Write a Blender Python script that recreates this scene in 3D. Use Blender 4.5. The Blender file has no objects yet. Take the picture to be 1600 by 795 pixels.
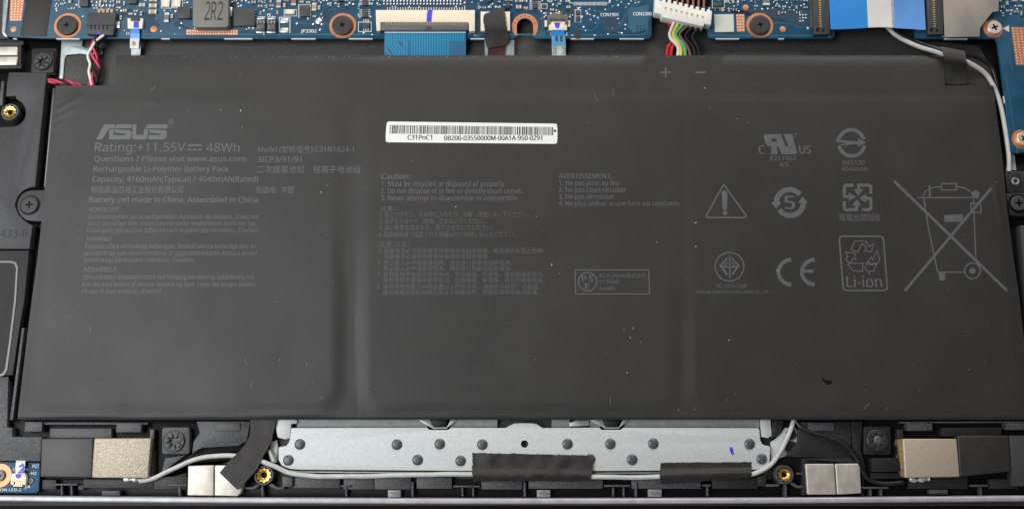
import bpy, bmesh, math, random
from mathutils import Vector, noise as mnoise
random.seed(7)
S = 0.001                      # work in millimetres
R = math.radians
scene = bpy.context.scene
COL = scene.collection

# ------------------------------------------------------------------ camera
F = 1443.0; TH = R(12.2); D = 250.0; ZB = 4.2
CAM = Vector((0.0, -D * math.sin(TH), ZB + D * math.cos(TH)))
cd = bpy.data.cameras.new('camera'); cam = bpy.data.objects.new('camera', cd); COL.objects.link(cam)
cam.location = CAM * S; cam.rotation_euler = (TH, 0, 0)
cd.sensor_width = 36; cd.lens = 36 * F / 1600; cd.clip_start = 0.01; cd.clip_end = 20
scene.camera = cam

# ------------------------------------------------------------------ light
w = bpy.data.worlds.new('World'); scene.world = w; w.use_nodes = True
w.node_tree.nodes['Background'].inputs[0].default_value = (0.95, 0.98, 1.0, 1)
w.node_tree.nodes['Background'].inputs[1].default_value = 0.11
def area(name, loc, target, sx, sy, power, col):
    l = bpy.data.lights.new(name, 'AREA'); l.shape = 'RECTANGLE'; l.size = sx * S; l.size_y = sy * S
    l.energy = power; l.color = col
    o = bpy.data.objects.new(name, l); COL.objects.link(o); o.location = Vector(loc) * S
    o.rotation_euler = (Vector(target) - Vector(loc)).to_track_quat('-Z', 'Y').to_euler()
area('window_light', (-340, -20, 420), (-20, 0, 0), 420, 380, 2.9, (0.97, 0.99, 1.0))
area('ceiling_light', (80, 500, 310), (0, 0, 0), 640, 220, 2.5, (1.0, 0.95, 0.90))
scene.view_settings.view_transform = 'Standard'; scene.view_settings.look = 'None'
scene.view_settings.exposure = 0.0; scene.view_settings.gamma = 1.0

# ------------------------------------------------------------------ geometry helpers
ST, CT = math.sin(TH), math.cos(TH)
def U(px, py, z):
    """point at height z (mm) that the lens maps to photo position px, py"""
    a = (px - 800) / F; b = (397.5 - py) / F
    d = Vector((a, ST + b * CT, -CT + b * ST))
    t = (z - CAM.z) / d.z
    return CAM + d * t
def PX(p):
    q = Vector(p) - CAM
    dep = q.y * ST - q.z * CT
    return 800 + F * q.x / dep, 397.5 - F * (q.y * CT + q.z * ST) / dep
def MM(px, py, z): return (U(px + .5, py, z) - U(px - .5, py, z)).length
def spline(P, n):
    P = [Vector(p) for p in P]; out = []
    for i in range(len(P) - 1):
        p0 = P[max(i - 1, 0)]; p1 = P[i]; p2 = P[i + 1]; p3 = P[min(i + 2, len(P) - 1)]
        for k in range(n):
            t = k / n
            out.append(.5 * ((2 * p1) + (p2 - p0) * t + (2 * p0 - 5 * p1 + 4 * p2 - p3) * t * t + (3 * p1 - p0 - 3 * p2 + p3) * t ** 3))
    out.append(P[-1]); return out
def rrect(x0, y0, x1, y1, r, n=4):
    o = []
    for cx, cy, a in ((x1 - r, y0 + r, -90), (x1 - r, y1 - r, 0), (x0 + r, y1 - r, 90), (x0 + r, y0 + r, 180)):
        for k in range(n + 1):
            t = R(a + 90 * k / n); o.append((cx + r * math.cos(t), cy + r * math.sin(t)))
    return o
def rect(x0, y0, x1, y1): return [(x0, y0), (x1, y0), (x1, y1), (x0, y1)]
def arc(cx, cy, rx, a0, a1, n=16, ry=None):
    ry = ry or rx
    return [(cx + rx * math.cos(R(a0 + (a1 - a0) * k / n)), cy + ry * math.sin(R(a0 + (a1 - a0) * k / n))) for k in range(n + 1)]

WORLD = {}
class MB:
    def __init__(s): s.v = []; s.f = []; s.m = []
    def add(s, v, f, mi=0):
        b = len(s.v); s.v += [tuple(p) for p in v]
        for q in f: s.f.append([b + i for i in q]); s.m.append(mi)
        return s
    def prism(s, pts, z0, z1, mi=0, taper=1.0):
        P = [U(x, y, z1) for x, y in pts]; n = len(P)
        A = sum(P[i].x * P[(i + 1) % n].y - P[(i + 1) % n].x * P[i].y for i in range(n))
        if A < 0: P.reverse()
        c = sum(P, Vector()) / n
        Q = [Vector((c.x + (p.x - c.x) * taper, c.y + (p.y - c.y) * taper, z0)) for p in P]
        f = [list(range(n)), list(range(2 * n - 1, n - 1, -1))]
        f += [[i, n + i, n + (i + 1) % n, (i + 1) % n] for i in range(n)]
        return s.add(P + Q, f, mi)
    def box(s, x0, y0, x1, y1, z0, z1, mi=0): return s.prism(rect(x0, y0, x1, y1), z0, z1, mi)
    def lathe(s, c, prof, n=32, mi=0, cap=True):
        """c world centre (x, y); prof = [(radius mm, z)] from the outside/bottom in"""
        v = []; f = []
        for r, z in prof:
            for k in range(n):
                a = 2 * math.pi * k / n; v.append((c[0] + r * math.cos(a), c[1] + r * math.sin(a), z))
        for j in range(len(prof) - 1):
            for k in range(n):
                k2 = (k + 1) % n; f.append([j * n + k, j * n + k2, (j + 1) * n + k2, (j + 1) * n + k])
        if cap: f.append([(len(prof) - 1) * n + k for k in range(n)])
        return s.add(v, f, mi)
    def tube(s, P, r, n=10, mi=0):
        v = []; f = []; up = Vector((0, 0, 1))
        for i, p in enumerate(P):
            t = (P[min(i + 1, len(P) - 1)] - P[max(i - 1, 0)]).normalized()
            a = t.cross(up)
            a = a.normalized() if a.length > 1e-4 else Vector((1, 0, 0))
            b = a.cross(t)
            for k in range(n):
                q = 2 * math.pi * k / n; v.append(p + (a * math.cos(q) + b * math.sin(q)) * r)
        for i in range(len(P) - 1):
            for k in range(n):
                k2 = (k + 1) % n; f.append([i * n + k, i * n + k2, (i + 1) * n + k2, (i + 1) * n + k])
        f.append(list(range(n - 1, -1, -1))); f.append([(len(P) - 1) * n + k for k in range(n)])
        return s.add(v, f, mi)
    def sheet(s, L, Rr, n=8, m=8, th=.08, bump=0., bs=.25, mi=0, edge=0.):
        """soft strip between two edge lines of (px, py, z)"""
        A = spline([U(*p) for p in L], n); B = spline([U(*p) for p in Rr], n)
        N = len(A); v = []; f = []
        for i in range(N):
            for j in range(m + 1):
                t = j / m; p = A[i].lerp(B[i], t)
                q = Vector((p.x * bs, p.y * bs, 3.1))
                dz = bump * mnoise.noise(q)
                if edge and (j in (0, m) or i in (0, N - 1)):
                    p = p + Vector((edge * mnoise.noise(p * 1.7), edge * mnoise.noise(p * 1.7 + Vector((9, 4, 2))), 0))
                v.append(Vector((p.x, p.y, p.z + dz)))
        K = len(v); v += [p - Vector((0, 0, th)) for p in v]; M = m + 1
        up = (A[-1] - A[0]).cross(B[0] - A[0]).z
        def q(a, b, c, d): f.append([a, b, c, d] if up < 0 else [d, c, b, a])
        for i in range(N - 1):
            for j in range(m):
                a = i * M + j; q(a, a + 1, a + M + 1, a + M); q(K + a + M, K + a + M + 1, K + a + 1, K + a)
            q(i * M, i * M + M, K + i * M + M, K + i * M); q(i * M + M + m, i * M + m, K + i * M + m, K + i * M + M + m)
        for j in range(m):
            q(j + 1, j, K + j, K + j + 1); b = (N - 1) * M + j; q(b, b + 1, K + b + 1, K + b)
        return s.add(v, f, mi)
    def build(s, name, mats, parent=None, bevel=0., seg=2, smooth=True, kind=None):
        if not isinstance(mats, (list, tuple)): mats = [mats]
        me = bpy.data.meshes.new(name)
        V = [Vector(p) for p in s.v]
        if parent is not None: org = WORLD[parent.name]
        else:
            lo = [min(p[i] for p in V) for i in range(3)]; hi = [max(p[i] for p in V) for i in range(3)]
            org = Vector(((lo[0] + hi[0]) / 2, (lo[1] + hi[1]) / 2, lo[2]))
        loc = Vector((0, 0, 0))
        me.from_pydata([(p - org) * S for p in V], [], s.f)
        for mt in mats: me.materials.append(mt)
        me.polygons.foreach_set('material_index', s.m)
        if bevel:
            bm = bmesh.new(); bm.from_mesh(me)
            bmesh.ops.recalc_face_normals(bm, faces=bm.faces)
            es = [e for e in bm.edges if len(e.link_faces) == 2 and e.calc_face_angle(0) > R(35)]
            bmesh.ops.bevel(bm, geom=es, offset=bevel * S, segments=seg, profile=.5, affect='EDGES', clamp_overlap=True)
            bm.to_mesh(me); bm.free()
        if smooth:
            me.polygons.foreach_set('use_smooth', [True] * len(me.polygons)); me.set_sharp_from_angle(angle=R(38))
        me.update()
        o = bpy.data.objects.new(name, me); COL.objects.link(o)
        if parent is not None: o.parent = parent; WORLD[o.name] = Vector(org)
        else: o.location = org * S; WORLD[o.name] = Vector(org)
        if kind: o['kind'] = kind
        return o
def tag(o, label, cat, group=None):
    o['label'] = label; o['category'] = cat
    if group: o['group'] = group
    return o
def thing(name, label, cat, at, group=None):
    o = bpy.data.objects.new(name, None); COL.objects.link(o)
    p = U(*at); o.location = p * S; o.empty_display_size = .003; WORLD[o.name] = p
    return tag(o, label, cat, group)
def dup(root, at, label, scale=1.0, rot=0.):
    c = root.copy(); COL.objects.link(c); p = U(*at); c.location = p * S; WORLD[c.name] = p
    c.scale = (scale,) * 3; c.rotation_euler = (0, 0, rot)
    c['label'] = label
    for ch in list(root.children):
        k = ch.copy(); COL.objects.link(k); k.parent = c
        for g in list(ch.children):
            h = g.copy(); COL.objects.link(h); h.parent = k
    return c
def copy_part(src, at, scale=(1, 1, 1), rot=0.):
    """copy of a part that was modelled about its own origin"""
    c = src.copy(); COL.objects.link(c); c.parent = src.parent
    c.location = (U(*at) - WORLD[src.parent.name]) * S; c.scale = scale; c.rotation_euler = (0, 0, rot)
    return c

# ------------------------------------------------------------------ materials
def mat(name, col, rough=.5, metal=0., spec=.5, var=0., vs=900., bump=0., bs=3000., bd=.00006, speck=None, coat=0., trans=0., rvar=0.):
    m = bpy.data.materials.new(name); m.use_nodes = True
    nt = m.node_tree; b = nt.nodes['Principled BSDF']
    b.inputs['Base Color'].default_value = (*col, 1); b.inputs['Roughness'].default_value = rough
    b.inputs['Metallic'].default_value = metal; b.inputs['Specular IOR Level'].default_value = spec
    b.inputs['Coat Weight'].default_value = coat; b.inputs['Transmission Weight'].default_value = trans
    tc = nt.nodes.new('ShaderNodeTexCoord')
    def nz(scale, detail=3.):
        n = nt.nodes.new('ShaderNodeTexNoise'); n.inputs['Scale'].default_value = scale; n.inputs['Detail'].default_value = detail
        nt.links.new(tc.outputs['Object'], n.inputs['Vector']); return n.outputs['Fac']
    last = None
    if var:
        mp = nt.nodes.new('ShaderNodeMapRange'); mp.inputs['From Min'].default_value = .3; mp.inputs['From Max'].default_value = .7
        mp.inputs['To Min'].default_value = 1 - var; mp.inputs['To Max'].default_value = 1 + var
        nt.links.new(nz(vs), mp.inputs['Value'])
        mx = nt.nodes.new('ShaderNodeVectorMath'); mx.operation = 'SCALE'; mx.inputs[0].default_value = col
        nt.links.new(mp.outputs[0], mx.inputs['Scale']); last = mx.outputs[0]
    if speck:                       # dust: (scale, threshold, colour)
        vo = nt.nodes.new('ShaderNodeTexVoronoi'); vo.inputs['Scale'].default_value = speck[0]
        nt.links.new(tc.outputs['Object'], vo.inputs['Vector'])
        th = nt.nodes.new('ShaderNodeMath'); th.operation = 'LESS_THAN'; th.inputs[1].default_value = speck[1]
        nt.links.new(vo.outputs['Distance'], th.inputs[0])
        sepc = nt.nodes.new('ShaderNodeSeparateColor'); nt.links.new(vo.outputs['Color'], sepc.inputs[0])
        g = nt.nodes.new('ShaderNodeMath'); g.operation = 'GREATER_THAN'; g.inputs[1].default_value = speck[3] if len(speck) > 3 else .5
        nt.links.new(sepc.outputs[0], g.inputs[0])
        mu = nt.nodes.new('ShaderNodeMath'); mu.operation = 'MULTIPLY'
        nt.links.new(th.outputs[0], mu.inputs[0]); nt.links.new(g.outputs[0], mu.inputs[1])
        mi = nt.nodes.new('ShaderNodeMix'); mi.data_type = 'RGBA'
        nt.links.new(mu.outputs[0], mi.inputs['Factor'])
        if last: nt.links.new(last, mi.inputs['A'])
        else: mi.inputs['A'].default_value = (*col, 1)
        mi.inputs['B'].default_value = (*speck[2], 1); last = mi.outputs['Result']
    if last: nt.links.new(last, b.inputs['Base Color'])
    if rvar:
        mp = nt.nodes.new('ShaderNodeMapRange'); mp.inputs['From Min'].default_value = .3; mp.inputs['From Max'].default_value = .7
        mp.inputs['To Min'].default_value = rough - rvar; mp.inputs['To Max'].default_value = rough + rvar
        nt.links.new(nz(vs * .4, 4.), mp.inputs['Value']); nt.links.new(mp.outputs[0], b.inputs['Roughness'])
    if bump:
        bp = nt.nodes.new('ShaderNodeBump'); bp.inputs['Strength'].default_value = bump; bp.inputs['Distance'].default_value = bd
        nt.links.new(nz(bs, 4.), bp.inputs['Height']); nt.links.new(bp.outputs[0], b.inputs['Normal'])
    return m
M = {}
M['table'] = mat('dark_wood', (.012, .0055, .0045), .55, spec=.12, var=.6, vs=40)
M['floor'] = mat('dark_cast_metal', (.040, .038, .037), .55, var=.35, vs=2200, bump=.7, bs=3500, speck=(1500, .16, (.16, .155, .15), .72))
M['plastic'] = mat('black_plastic', (.013, .013, .0135), .5, spec=.35, var=.25, vs=1500, bump=.35, bs=3000)
M['grain'] = mat('grainy_plastic', (.054, .055, .057), .5, var=.5, vs=2600, bump=.9, bs=4200, speck=(2300, .2, (.22, .22, .22), .8))
M['grain_dark'] = mat('grainy_black_plastic', (.017, .017, .0175), .5, spec=.4, var=.4, vs=2600, bump=.8, bs=4200, speck=(2000, .16, (.1, .1, .1), .86))
M['speaker'] = mat('speaker_plastic', (.036, .036, .038), .55, var=.2, vs=1800, bump=.5, bs=3800, speck=(420, .05, (.3, .3, .3), .93))
M['void'] = mat('shade_black', (.004, .004, .0042), .4, spec=.15)  # near-black; deep shade of gaps, slots and holes is in the colour
M['rim'] = mat('anodised_rim', (.46, .455, .49), .48, .35, var=.15, vs=300, bump=.2, bs=900)
M['pouch'] = mat('battery_film', (.0278, .0267, .0256), .52, spec=.42, var=.11, vs=75, bump=.32, bs=2600, bd=.00003, speck=(330, .045, (.11, .11, .105), .86), rvar=.055)
M['dust'] = mat('pale_dust', (.32, .315, .30), .8)
M['panel'] = mat('speaker_cover', (.017, .0165, .016), .55, spec=.25, var=.2, vs=400)
M['moulded'] = mat('moulded_letters', (.027, .027, .028), .6, spec=.3)
M['ffc_pale'] = mat('ffc_pale', (.13, .38, .68), .3, coat=.3)
M['fold'] = mat('bronze_fold', (.30, .21, .11), .45, .4, var=.25, vs=1200)
M['print'] = mat('grey_print', (.100, .107, .106), .5, var=.1, vs=900)
M['print2'] = mat('fine_grey_print', (.085, .091, .090), .5, var=.1, vs=900)
M['paper'] = mat('label_paper', (.80, .81, .80), .6, var=.03, vs=500)
M['ink'] = mat('black_ink', (.02, .018, .018), .6)
M['pcb'] = mat('blue_solder_mask', (.013, .072, .132), .42, spec=.3, var=.16, vs=260, bump=.15, bs=1500)
M['pcb_dark'] = mat('blue_mask_bare', (.011, .043, .082), .4, var=.15, vs=400)
M['pcb_lite'] = mat('blue_mask_trace', (.020, .105, .170), .38, var=.1, vs=400)
M['pcb_edge'] = mat('board_edge', (.09, .16, .20), .5)
M['copper'] = mat('bare_copper', (.66, .26, .12), .42, .55, var=.12, vs=800, bump=.2)
M['tin'] = mat('solder', (.80, .80, .78), .36, .75, var=.1, vs=1500)
M['silk'] = mat('white_silk', (.78, .80, .80), .6)
M['mark'] = mat('pad_white', (.56, .60, .52), .55, var=.04, vs=600)
M['chip'] = mat('chip_resin', (.045, .045, .047), .55, var=.2, vs=2000, bump=.3)
M['chiptext'] = mat('laser_text', (.10, .10, .10), .6)
M['inductor'] = mat('inductor_ferrite', (.165, .165, .14), .5, var=.10, vs=900, bump=.3)
M['tan'] = mat('ceramic_tan', (.42, .30, .17), .45, var=.15, vs=1500)
M['brown'] = mat('ceramic_brown', (.28, .13, .085), .45, var=.15, vs=1500)
M['cream'] = mat('cream_nylon', (.80, .70, .54), .5, var=.04, vs=900)
M['white'] = mat('white_nylon', (.78, .76, .71), .45, var=.04, vs=900)
M['gold'] = mat('gold_pin', (.85, .62, .28), .3, .9)
M['brass'] = mat('brass', (.80, .52, .12), .28, .9, var=.25, vs=2500, bump=.3)
M['latch'] = mat('grey_latch', (.10, .105, .11), .5, var=.1)
M['bluemark'] = mat('blue_marker', (.055, .055, .62), .5, var=.3, vs=1500)
M['purplemark'] = mat('purple_marker', (.055, .022, .045), .5)
M['ffc_blue'] = mat('ffc_blue', (.022, .24, .64), .3, coat=.3, var=.08, vs=120)
M['ffc_lilac'] = mat('ffc_lilac', (.115, .29, .66), .3, coat=.3, var=.2, vs=90)
M['ffc_teal'] = mat('fpc_base', (.035, .155, .30), .3, coat=.3)
M['ffc_trace'] = mat('fpc_trace', (.025, .34, .58), .28, .1, coat=.3)
M['ffc_white'] = mat('ffc_white', (.66, .64, .61), .35, var=.08, vs=140, coat=.2)
M['ffc_clear'] = mat('ffc_tinned', (.35, .40, .40), .35, .2, var=.18, vs=900)
M['green'] = mat('green_print', (.03, .34, .12), .5)
M['fpc_brown'] = mat('fpc_brown', (.085, .030, .028), .25, coat=.4, var=.3, vs=500)
M['tape'] = mat('cloth_tape', (.020, .0178, .0168), .52, spec=.42, var=.25, vs=1600, bump=.8, bs=3000, bd=.00009, speck=(900, .08, (.10, .095, .09), .88))
M['tape_gloss'] = mat('film_tape', (.026, .0242, .0232), .45, var=.12, vs=500, bump=.15)
M['foil'] = mat('conductive_foil', (.40, .36, .325), .45, .35, var=.16, vs=90, bump=.1)
M['gasket'] = mat('gold_fabric', (.43, .375, .285), .48, .45, var=.16, vs=1700, bump=1.0, bs=2600, bd=.0002)
M['gasket2'] = mat('bronze_fabric', (.52, .43, .335), .46, .4, var=.10, vs=3000, bump=.6, bs=2600)
M['magnet'] = mat('nickel_magnet', (.55, .505, .445), .42, .45, var=.20, vs=300, bump=.05)
M['steel'] = mat('galvanised_steel', (.54, .57, .565), .60, .2, var=.06, vs=1400, bump=.45, bs=2600)
M['steel_dark'] = mat('steel_flange', (.42, .45, .45), .45, .6, var=.1, vs=700)
M['silver'] = mat('bright_metal', (.62, .65, .66), .33, .8, var=.1, vs=500)
M['steel_edge'] = mat('dull_steel_edge', (.22, .24, .25), .35, .6)
M['dull_line'] = mat('dull_line', (.13, .12, .11), .38, .5)
M['hook'] = mat('dull_hook', (.24, .24, .24), .45, .3, var=.2, vs=1500)
M['rivet'] = mat('dark_rivet', (.10, .105, .11), .42, .4, var=.25, vs=1500)
M['screw_black'] = mat('black_screw', (.030, .029, .030), .55, .1, var=.2, vs=2500, bump=.3)
M['screw_white'] = mat('nickel_screw', (.78, .70, .62), .36, .55, var=.08, vs=900)
M['screw_gold'] = mat('yellow_screw', (.80, .70, .48), .36, .55, var=.1, vs=900)
M['rubber'] = mat('black_rubber', (.026, .026, .0255), .42, var=.35, vs=900, bump=.6, bs=1500)
M['coax'] = mat('grey_jacket', (.52, .52, .49), .42, var=.10, vs=500, bump=.15, bs=2500, speck=(1200, .10, (.25, .24, .22), .9))
M['coax_black'] = mat('black_jacket', (.012, .012, .012), .32)
for nm, c in dict(red=(.55, .018, .022), crimson=(.55, .025, .075), white_w=(.74, .71, .64), yellow=(.66, .58, .03), green_w=(.10, .42, .19), brown_w=(.14, .062, .04), black_w=(.010, .010, .011)).items():
    M[nm] = mat('wire_' + nm, c, .5 if nm == 'black_w' else .38, spec=.25 if nm == 'black_w' else .5, var=.06, vs=800)

# ------------------------------------------------------------------ text and strokes
FONT = None
try:                             # Blender's own bundled interface face; its built-in face stands in if it is missing
    import os
    FONT = bpy.data.fonts.load(os.path.join(bpy.utils.system_resource('DATAFILES'), 'fonts', 'NotoSansHebrew-Regular.woff2'))
except Exception: FONT = None
CAPH = .686
if FONT:
    c_ = bpy.data.curves.new('t', 'FONT'); c_.body = 'H'; c_.font = FONT; o_ = bpy.data.objects.new('t', c_); COL.objects.link(o_)
    me_ = bpy.data.meshes.new_from_object(o_.evaluated_get(bpy.context.evaluated_depsgraph_get())); CAPH = max(v.co.y for v in me_.vertices)
    bpy.data.objects.remove(o_); bpy.data.curves.remove(c_); bpy.data.meshes.remove(me_)
def text_mb(mb, body, x0, x1, base, cap, zf, mi=0, vert=None, bold=0., nfit=.69):
    c = bpy.data.curves.new('t', 'FONT'); c.body = body; c.resolution_u = 2
    cjk = any(ord(ch) > 0x2e00 for ch in body)
    if FONT and not cjk: c.font = FONT
    nfit = (.82 if ord(body[-1]) > 0x2e00 or ord(body[0]) > 0x2e00 else .686) if cjk else (CAPH if FONT else .686)
    wt = .55 * bold + (0 if cjk else .007 if cap < 10 else .003)
    o = bpy.data.objects.new('t', c); COL.objects.link(o)
    dg = bpy.context.evaluated_depsgraph_get(); dg.update()
    me = bpy.data.meshes.new_from_object(o.evaluated_get(dg))
    bpy.data.objects.remove(o); bpy.data.curves.remove(c)
    V = [v.co.copy() for v in me.vertices]; Fc = [list(p.vertices) for p in me.polygons]; bpy.data.meshes.remove(me)
    if not V: return
    xa = min(v.x for v in V); xb = max(v.x for v in V)
    z = zf if not callable(zf) else ZB
    A = U(x0, base, z); ex = U(x1, base, z) - A; ey = Vector((0, (U(x0, base - cap, z) - A).y, 0))
    if vert: A, ex, ey = vert
    out = []
    for v in V:
        p = A + ex * ((v.x - xa) / (xb - xa)) + ey * (v.y / nfit)
        p.z = (zf(*PX(p)) + .03) if callable(zf) else zf
        out.append(p)
    # keep faces upward
    if Fc:
        a, b, cc = (out[i] for i in Fc[0][:3])
        if (b - a).cross(cc - a).z < 0: Fc = [f[::-1] for f in Fc]
    if wt < .005: mb.add(out, Fc, mi)
    else:                        # heavier strokes: two prints a hair apart
        sh = ex * (wt / (xb - xa))
        mb.add([p - sh for p in out], Fc, mi); mb.add([p + sh + Vector((0, 0, .004)) for p in out], Fc, mi)
def stroke(mb, pts, wd, zf, closed=False, mi=0, step=14):
    P = [Vector((x, y, 0)) for x, y in pts]; n = len(P); res = []
    if not closed:
        Q = []
        for i in range(n - 1):
            k = max(1, int((P[i + 1] - P[i]).length / step))
            Q += [P[i].lerp(P[i + 1], j / k) for j in range(k)]
        P = Q + [P[-1]]
    n = len(P)
    for i in range(n):
        a = P[i - 1] if (i or closed) else P[i]; b = P[(i + 1) % n] if (i < n - 1 or closed) else P[i]
        d1 = (P[i] - a).normalized() if (P[i] - a).length > 1e-6 else (b - P[i]).normalized()
        d2 = (b - P[i]).normalized() if (b - P[i]).length > 1e-6 else d1
        t = (d1 + d2).normalized() if (d1 + d2).length > .05 else d1
        nn = Vector((-t.y, t.x, 0)); k = min(2., 1 / max(.4, nn.dot(Vector((-d1.y, d1.x, 0)))))
        res.append((P[i] + nn * wd / 2 * k, P[i] - nn * wd / 2 * k))
    def lift(p):
        z = zf(p.x, p.y) + .02 if callable(zf) else zf
        return U(p.x, p.y, z)
    v = []
    for a, b in res: v += [lift(a), lift(b)]
    f = [[2 * i, 2 * i + 1, (2 * i + 3) % (2 * n), (2 * i + 2) % (2 * n)] for i in range(n if closed else n - 1)]
    a, b, c = (v[i] for i in f[0][:3])
    if (b - a).cross(c - a).z < 0: f = [q[::-1] for q in f]
    mb.add(v, f, mi)
def fill(mb, pts, zf, mi=0):
    v = [U(x, y, (zf(x, y) + .02) if callable(zf) else zf) for x, y in pts]; n = len(v)
    A = sum(v[i].x * v[(i + 1) % n].y - v[(i + 1) % n].x * v[i].y for i in range(n))
    mb.add(v, [list(range(n)) if A > 0 else list(range(n - 1, -1, -1))], mi)

# ------------------------------------------------------------------ table
tb = MB(); tb.add([(-900, -600, -12), (900, -600, -12), (900, 900, -12), (-900, 900, -12)], [[0, 1, 2, 3]])
o = tb.build('tabletop', M['table']); o['kind'] = 'structure'

# ------------------------------------------------------------------ laptop base
base = thing('laptop_base', 'open black laptop underside casing with silver front rim, everything else sits in it', 'laptop casing', (800, 400, -11))
b = MB(); b.prism([(-95, -230), (1695, -230), (1695, 790), (-95, 790)], -11.5, 0); b.build('base_floor', M['floor'], base, .3)
rimtop = [(x, 778.2 - 4.2 * ((x - 800) / 800) ** 2 + (1.0 if x < 500 else 0) * 0) for x in range(-95, 1696, 30)]
rimbot = [(x, y + 9) for x, y in rimtop]
b = MB(); b.prism(rimtop + rimbot[::-1], -11, 4.6); b.build('front_rim', M['rim'], base, .45, 3)
b = MB(); b.prism([(-110, -230), (-95, -230), (-95, 790), (-110, 790)], -11, 4.6); b.build('side_rim', M['rim'], base, .4)
b = MB(); b.prism([(1695, -230), (1710, -230), (1710, 790), (1695, 790)], -11, 4.6); b.build('side_rim', M['rim'], base, .4)
def cpart(name, pts, z, m='plastic', z0=0., bev=.12):
    q = MB(); q.prism(pts, z0, z); return q.build(name, M[m], base, bev)
# near-black sheets under the pieces; shade of the gaps is put into their colour
cpart('dark_gap_sheet', [(-95, 60), (96, 62), (92, 130), (84, 140), (50, 430), (28, 656), (435, 656), (432, 748), (-95, 748)], .5, 'void')
cpart('dark_gap_sheet', [(1562, 240), (1695, 240), (1695, 748), (1205, 748), (1205, 650), (1590, 650), (1578, 420), (1562, 300)], .5, 'void')
cpart('dark_gap_sheet', [(1428, 60), (1562, 62), (1582, 240), (1566, 240), (1556, 136), (1546, 100), (1530, 72)], .2, 'void')
cpart('front_channel', [(-95, 748), (1695, 748), (1695, 776), (-95, 776)], .4, 'void')
# front ledge with its notches
for x0, x1, y0, y1, z, m in ((130, 240, 748, 762, 2.1, 'grain_dark'), (66, 88, 749, 764, 1.9, 'grain_dark'), (122, 131, 757, 765, 1.8, 'grain_dark'), (240, 292, 744, 764, 2.0, 'grain_dark'),
                             (458, 531, 745, 762, 2.0, 'grain'), (537, 584, 746, 764, 2.0, 'grain'), (585, 642, 744.5, 764, 2.0, 'grain'), (651, 706, 745, 763, 2.0, 'grain'),
                             (752, 816, 749, 764, 2.0, 'grain'), (826, 942, 749, 763, 2.0, 'grain'), (987, 1095, 748, 763, 2.0, 'grain'), (1113, 1184, 746, 763, 2.0, 'grain_dark'),
                             (1420, 1512, 744, 763, 1.8, 'grain_dark'), (1546, 1590, 748, 763, 1.8, 'grain_dark')):
    cpart('ledge', rect(x0, y0, x1, y1), z, m)
for x0, x1, y0 in ((83, 121, 755), (263, 292, 756), (532, 547, 757.5), (708, 750, 758), (944, 985, 757), (1098, 1111, 756.5), (1346, 1388, 760), (1517, 1544, 757)):
    q = MB(); q.box(x0, y0, x1, y0 + 3, 1.2, 2.7)
    for fx in ((.35, .75) if x1 - x0 > 30 else (.6,)): q.box(x0 + (x1 - x0) * fx - 1.4, y0 + 3, x0 + (x1 - x0) * fx + 1.4, 775, .5, 2.2)
    q.build('snap_clip', M['grain'], base, .12)
for x in (410, 644.5, 820, 994, 1228): cpart('rib', rect(x - 1.8, 752, x + 1.8, 775.5), 2.6, 'grain', bev=.2)
for x0, x1, y0, y1 in ((606, 626, 765, 776.5), (839, 860, 765, 776.5), (1013, 1034, 764, 776), (159, 187, 766, 774), (1453, 1481, 764.5, 771.5)):
    q = MB(); q.box(x0, y0, x1, y1, .5, 2.4); q.box(x0, y0 + 3.4, x1, y0 + 5.2, 2.4, 2.75); q.build('rim_hook', M['hook'] if x0 > 500 and x0 < 1300 else M['grain'], base, .15)
# left frame
cpart('frame_plate', [(-95, 590), (13, 588), (11, 667), (19, 668), (19, 682), (65, 682), (63, 720), (-95, 719)], 3.0, 'grain')
cpart('frame_block', rect(78, 669, 174, 684), 2.5, 'grain')
for pts in ([(39, 659), (66, 659), (65, 674), (38, 674)], [(182, 661), (221, 661), (220, 675), (181, 675)]): cpart('stop_post', pts, 3.2, 'grain')
cpart('frame_rail', [(66, 659.5), (231, 659.5), (231, 663), (66, 663)], 2.6, 'grain', .5)
cpart('frame_rail', [(34, 512), (38, 512), (20, 656), (15, 656)], 3.0, 'grain', .5)
cpart('frame_post', [(234, 670), (241, 670), (240, 742), (235, 742)], 2.4, 'grain')
cpart('frame_plate', [(307, 658), (391, 658), (386, 688), (372, 696), (318, 699), (292, 709), (266, 728), (252, 740), (258, 715), (300, 708), (302, 690), (312, 676)], 2.2, 'grain')
cpart('frame_plate', [(243, 760), (252, 748), (300, 722), (372, 716), (372, 724), (292, 724), (290, 760)], 1.6, 'grain_dark')
cpart('frame_pad', rect(336, 660, 375, 673), 2.5, 'grain')
cpart('frame_block', [(441, 744), (457, 744), (457, 760), (441, 760)], 2.8, 'grain')
# right frame
cpart('frame_plate', [(1248, 659), (1329, 659), (1330, 700), (1338, 706), (1342, 716), (1252, 714), (1228, 712), (1246, 690)], 2.0, 'grain_dark')
cpart('frame_pad', rect(1263, 660, 1303, 673), 2.4, 'grain')
cpart('frame_plate', [(1330, 658), (1348, 658), (1345, 700), (1356, 745), (1350, 748), (1332, 702)], 2.0, 'plastic')
cpart('frame_rail', [(1407, 658), (1690, 657), (1690, 660.5), (1407, 661)], 2.6, 'grain', .5)
for pts in ([(1418, 659), (1457, 659), (1457, 672.5), (1418, 672.5)], [(1572, 658), (1610, 658), (1610, 671), (1573, 671)]): cpart('stop_post', pts, 3.0, 'grain')
cpart('frame_post', [(1402, 670), (1411, 670), (1412, 684), (1402, 710)], 2.4, 'grain_dark')
cpart('frame_block', [(1471, 668), (1565, 667), (1565, 681), (1471, 681)], 2.5, 'plastic')
cpart('frame_block', [(1362, 715), (1407, 715), (1409, 736), (1362, 737)], 3.0, 'plastic')
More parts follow.
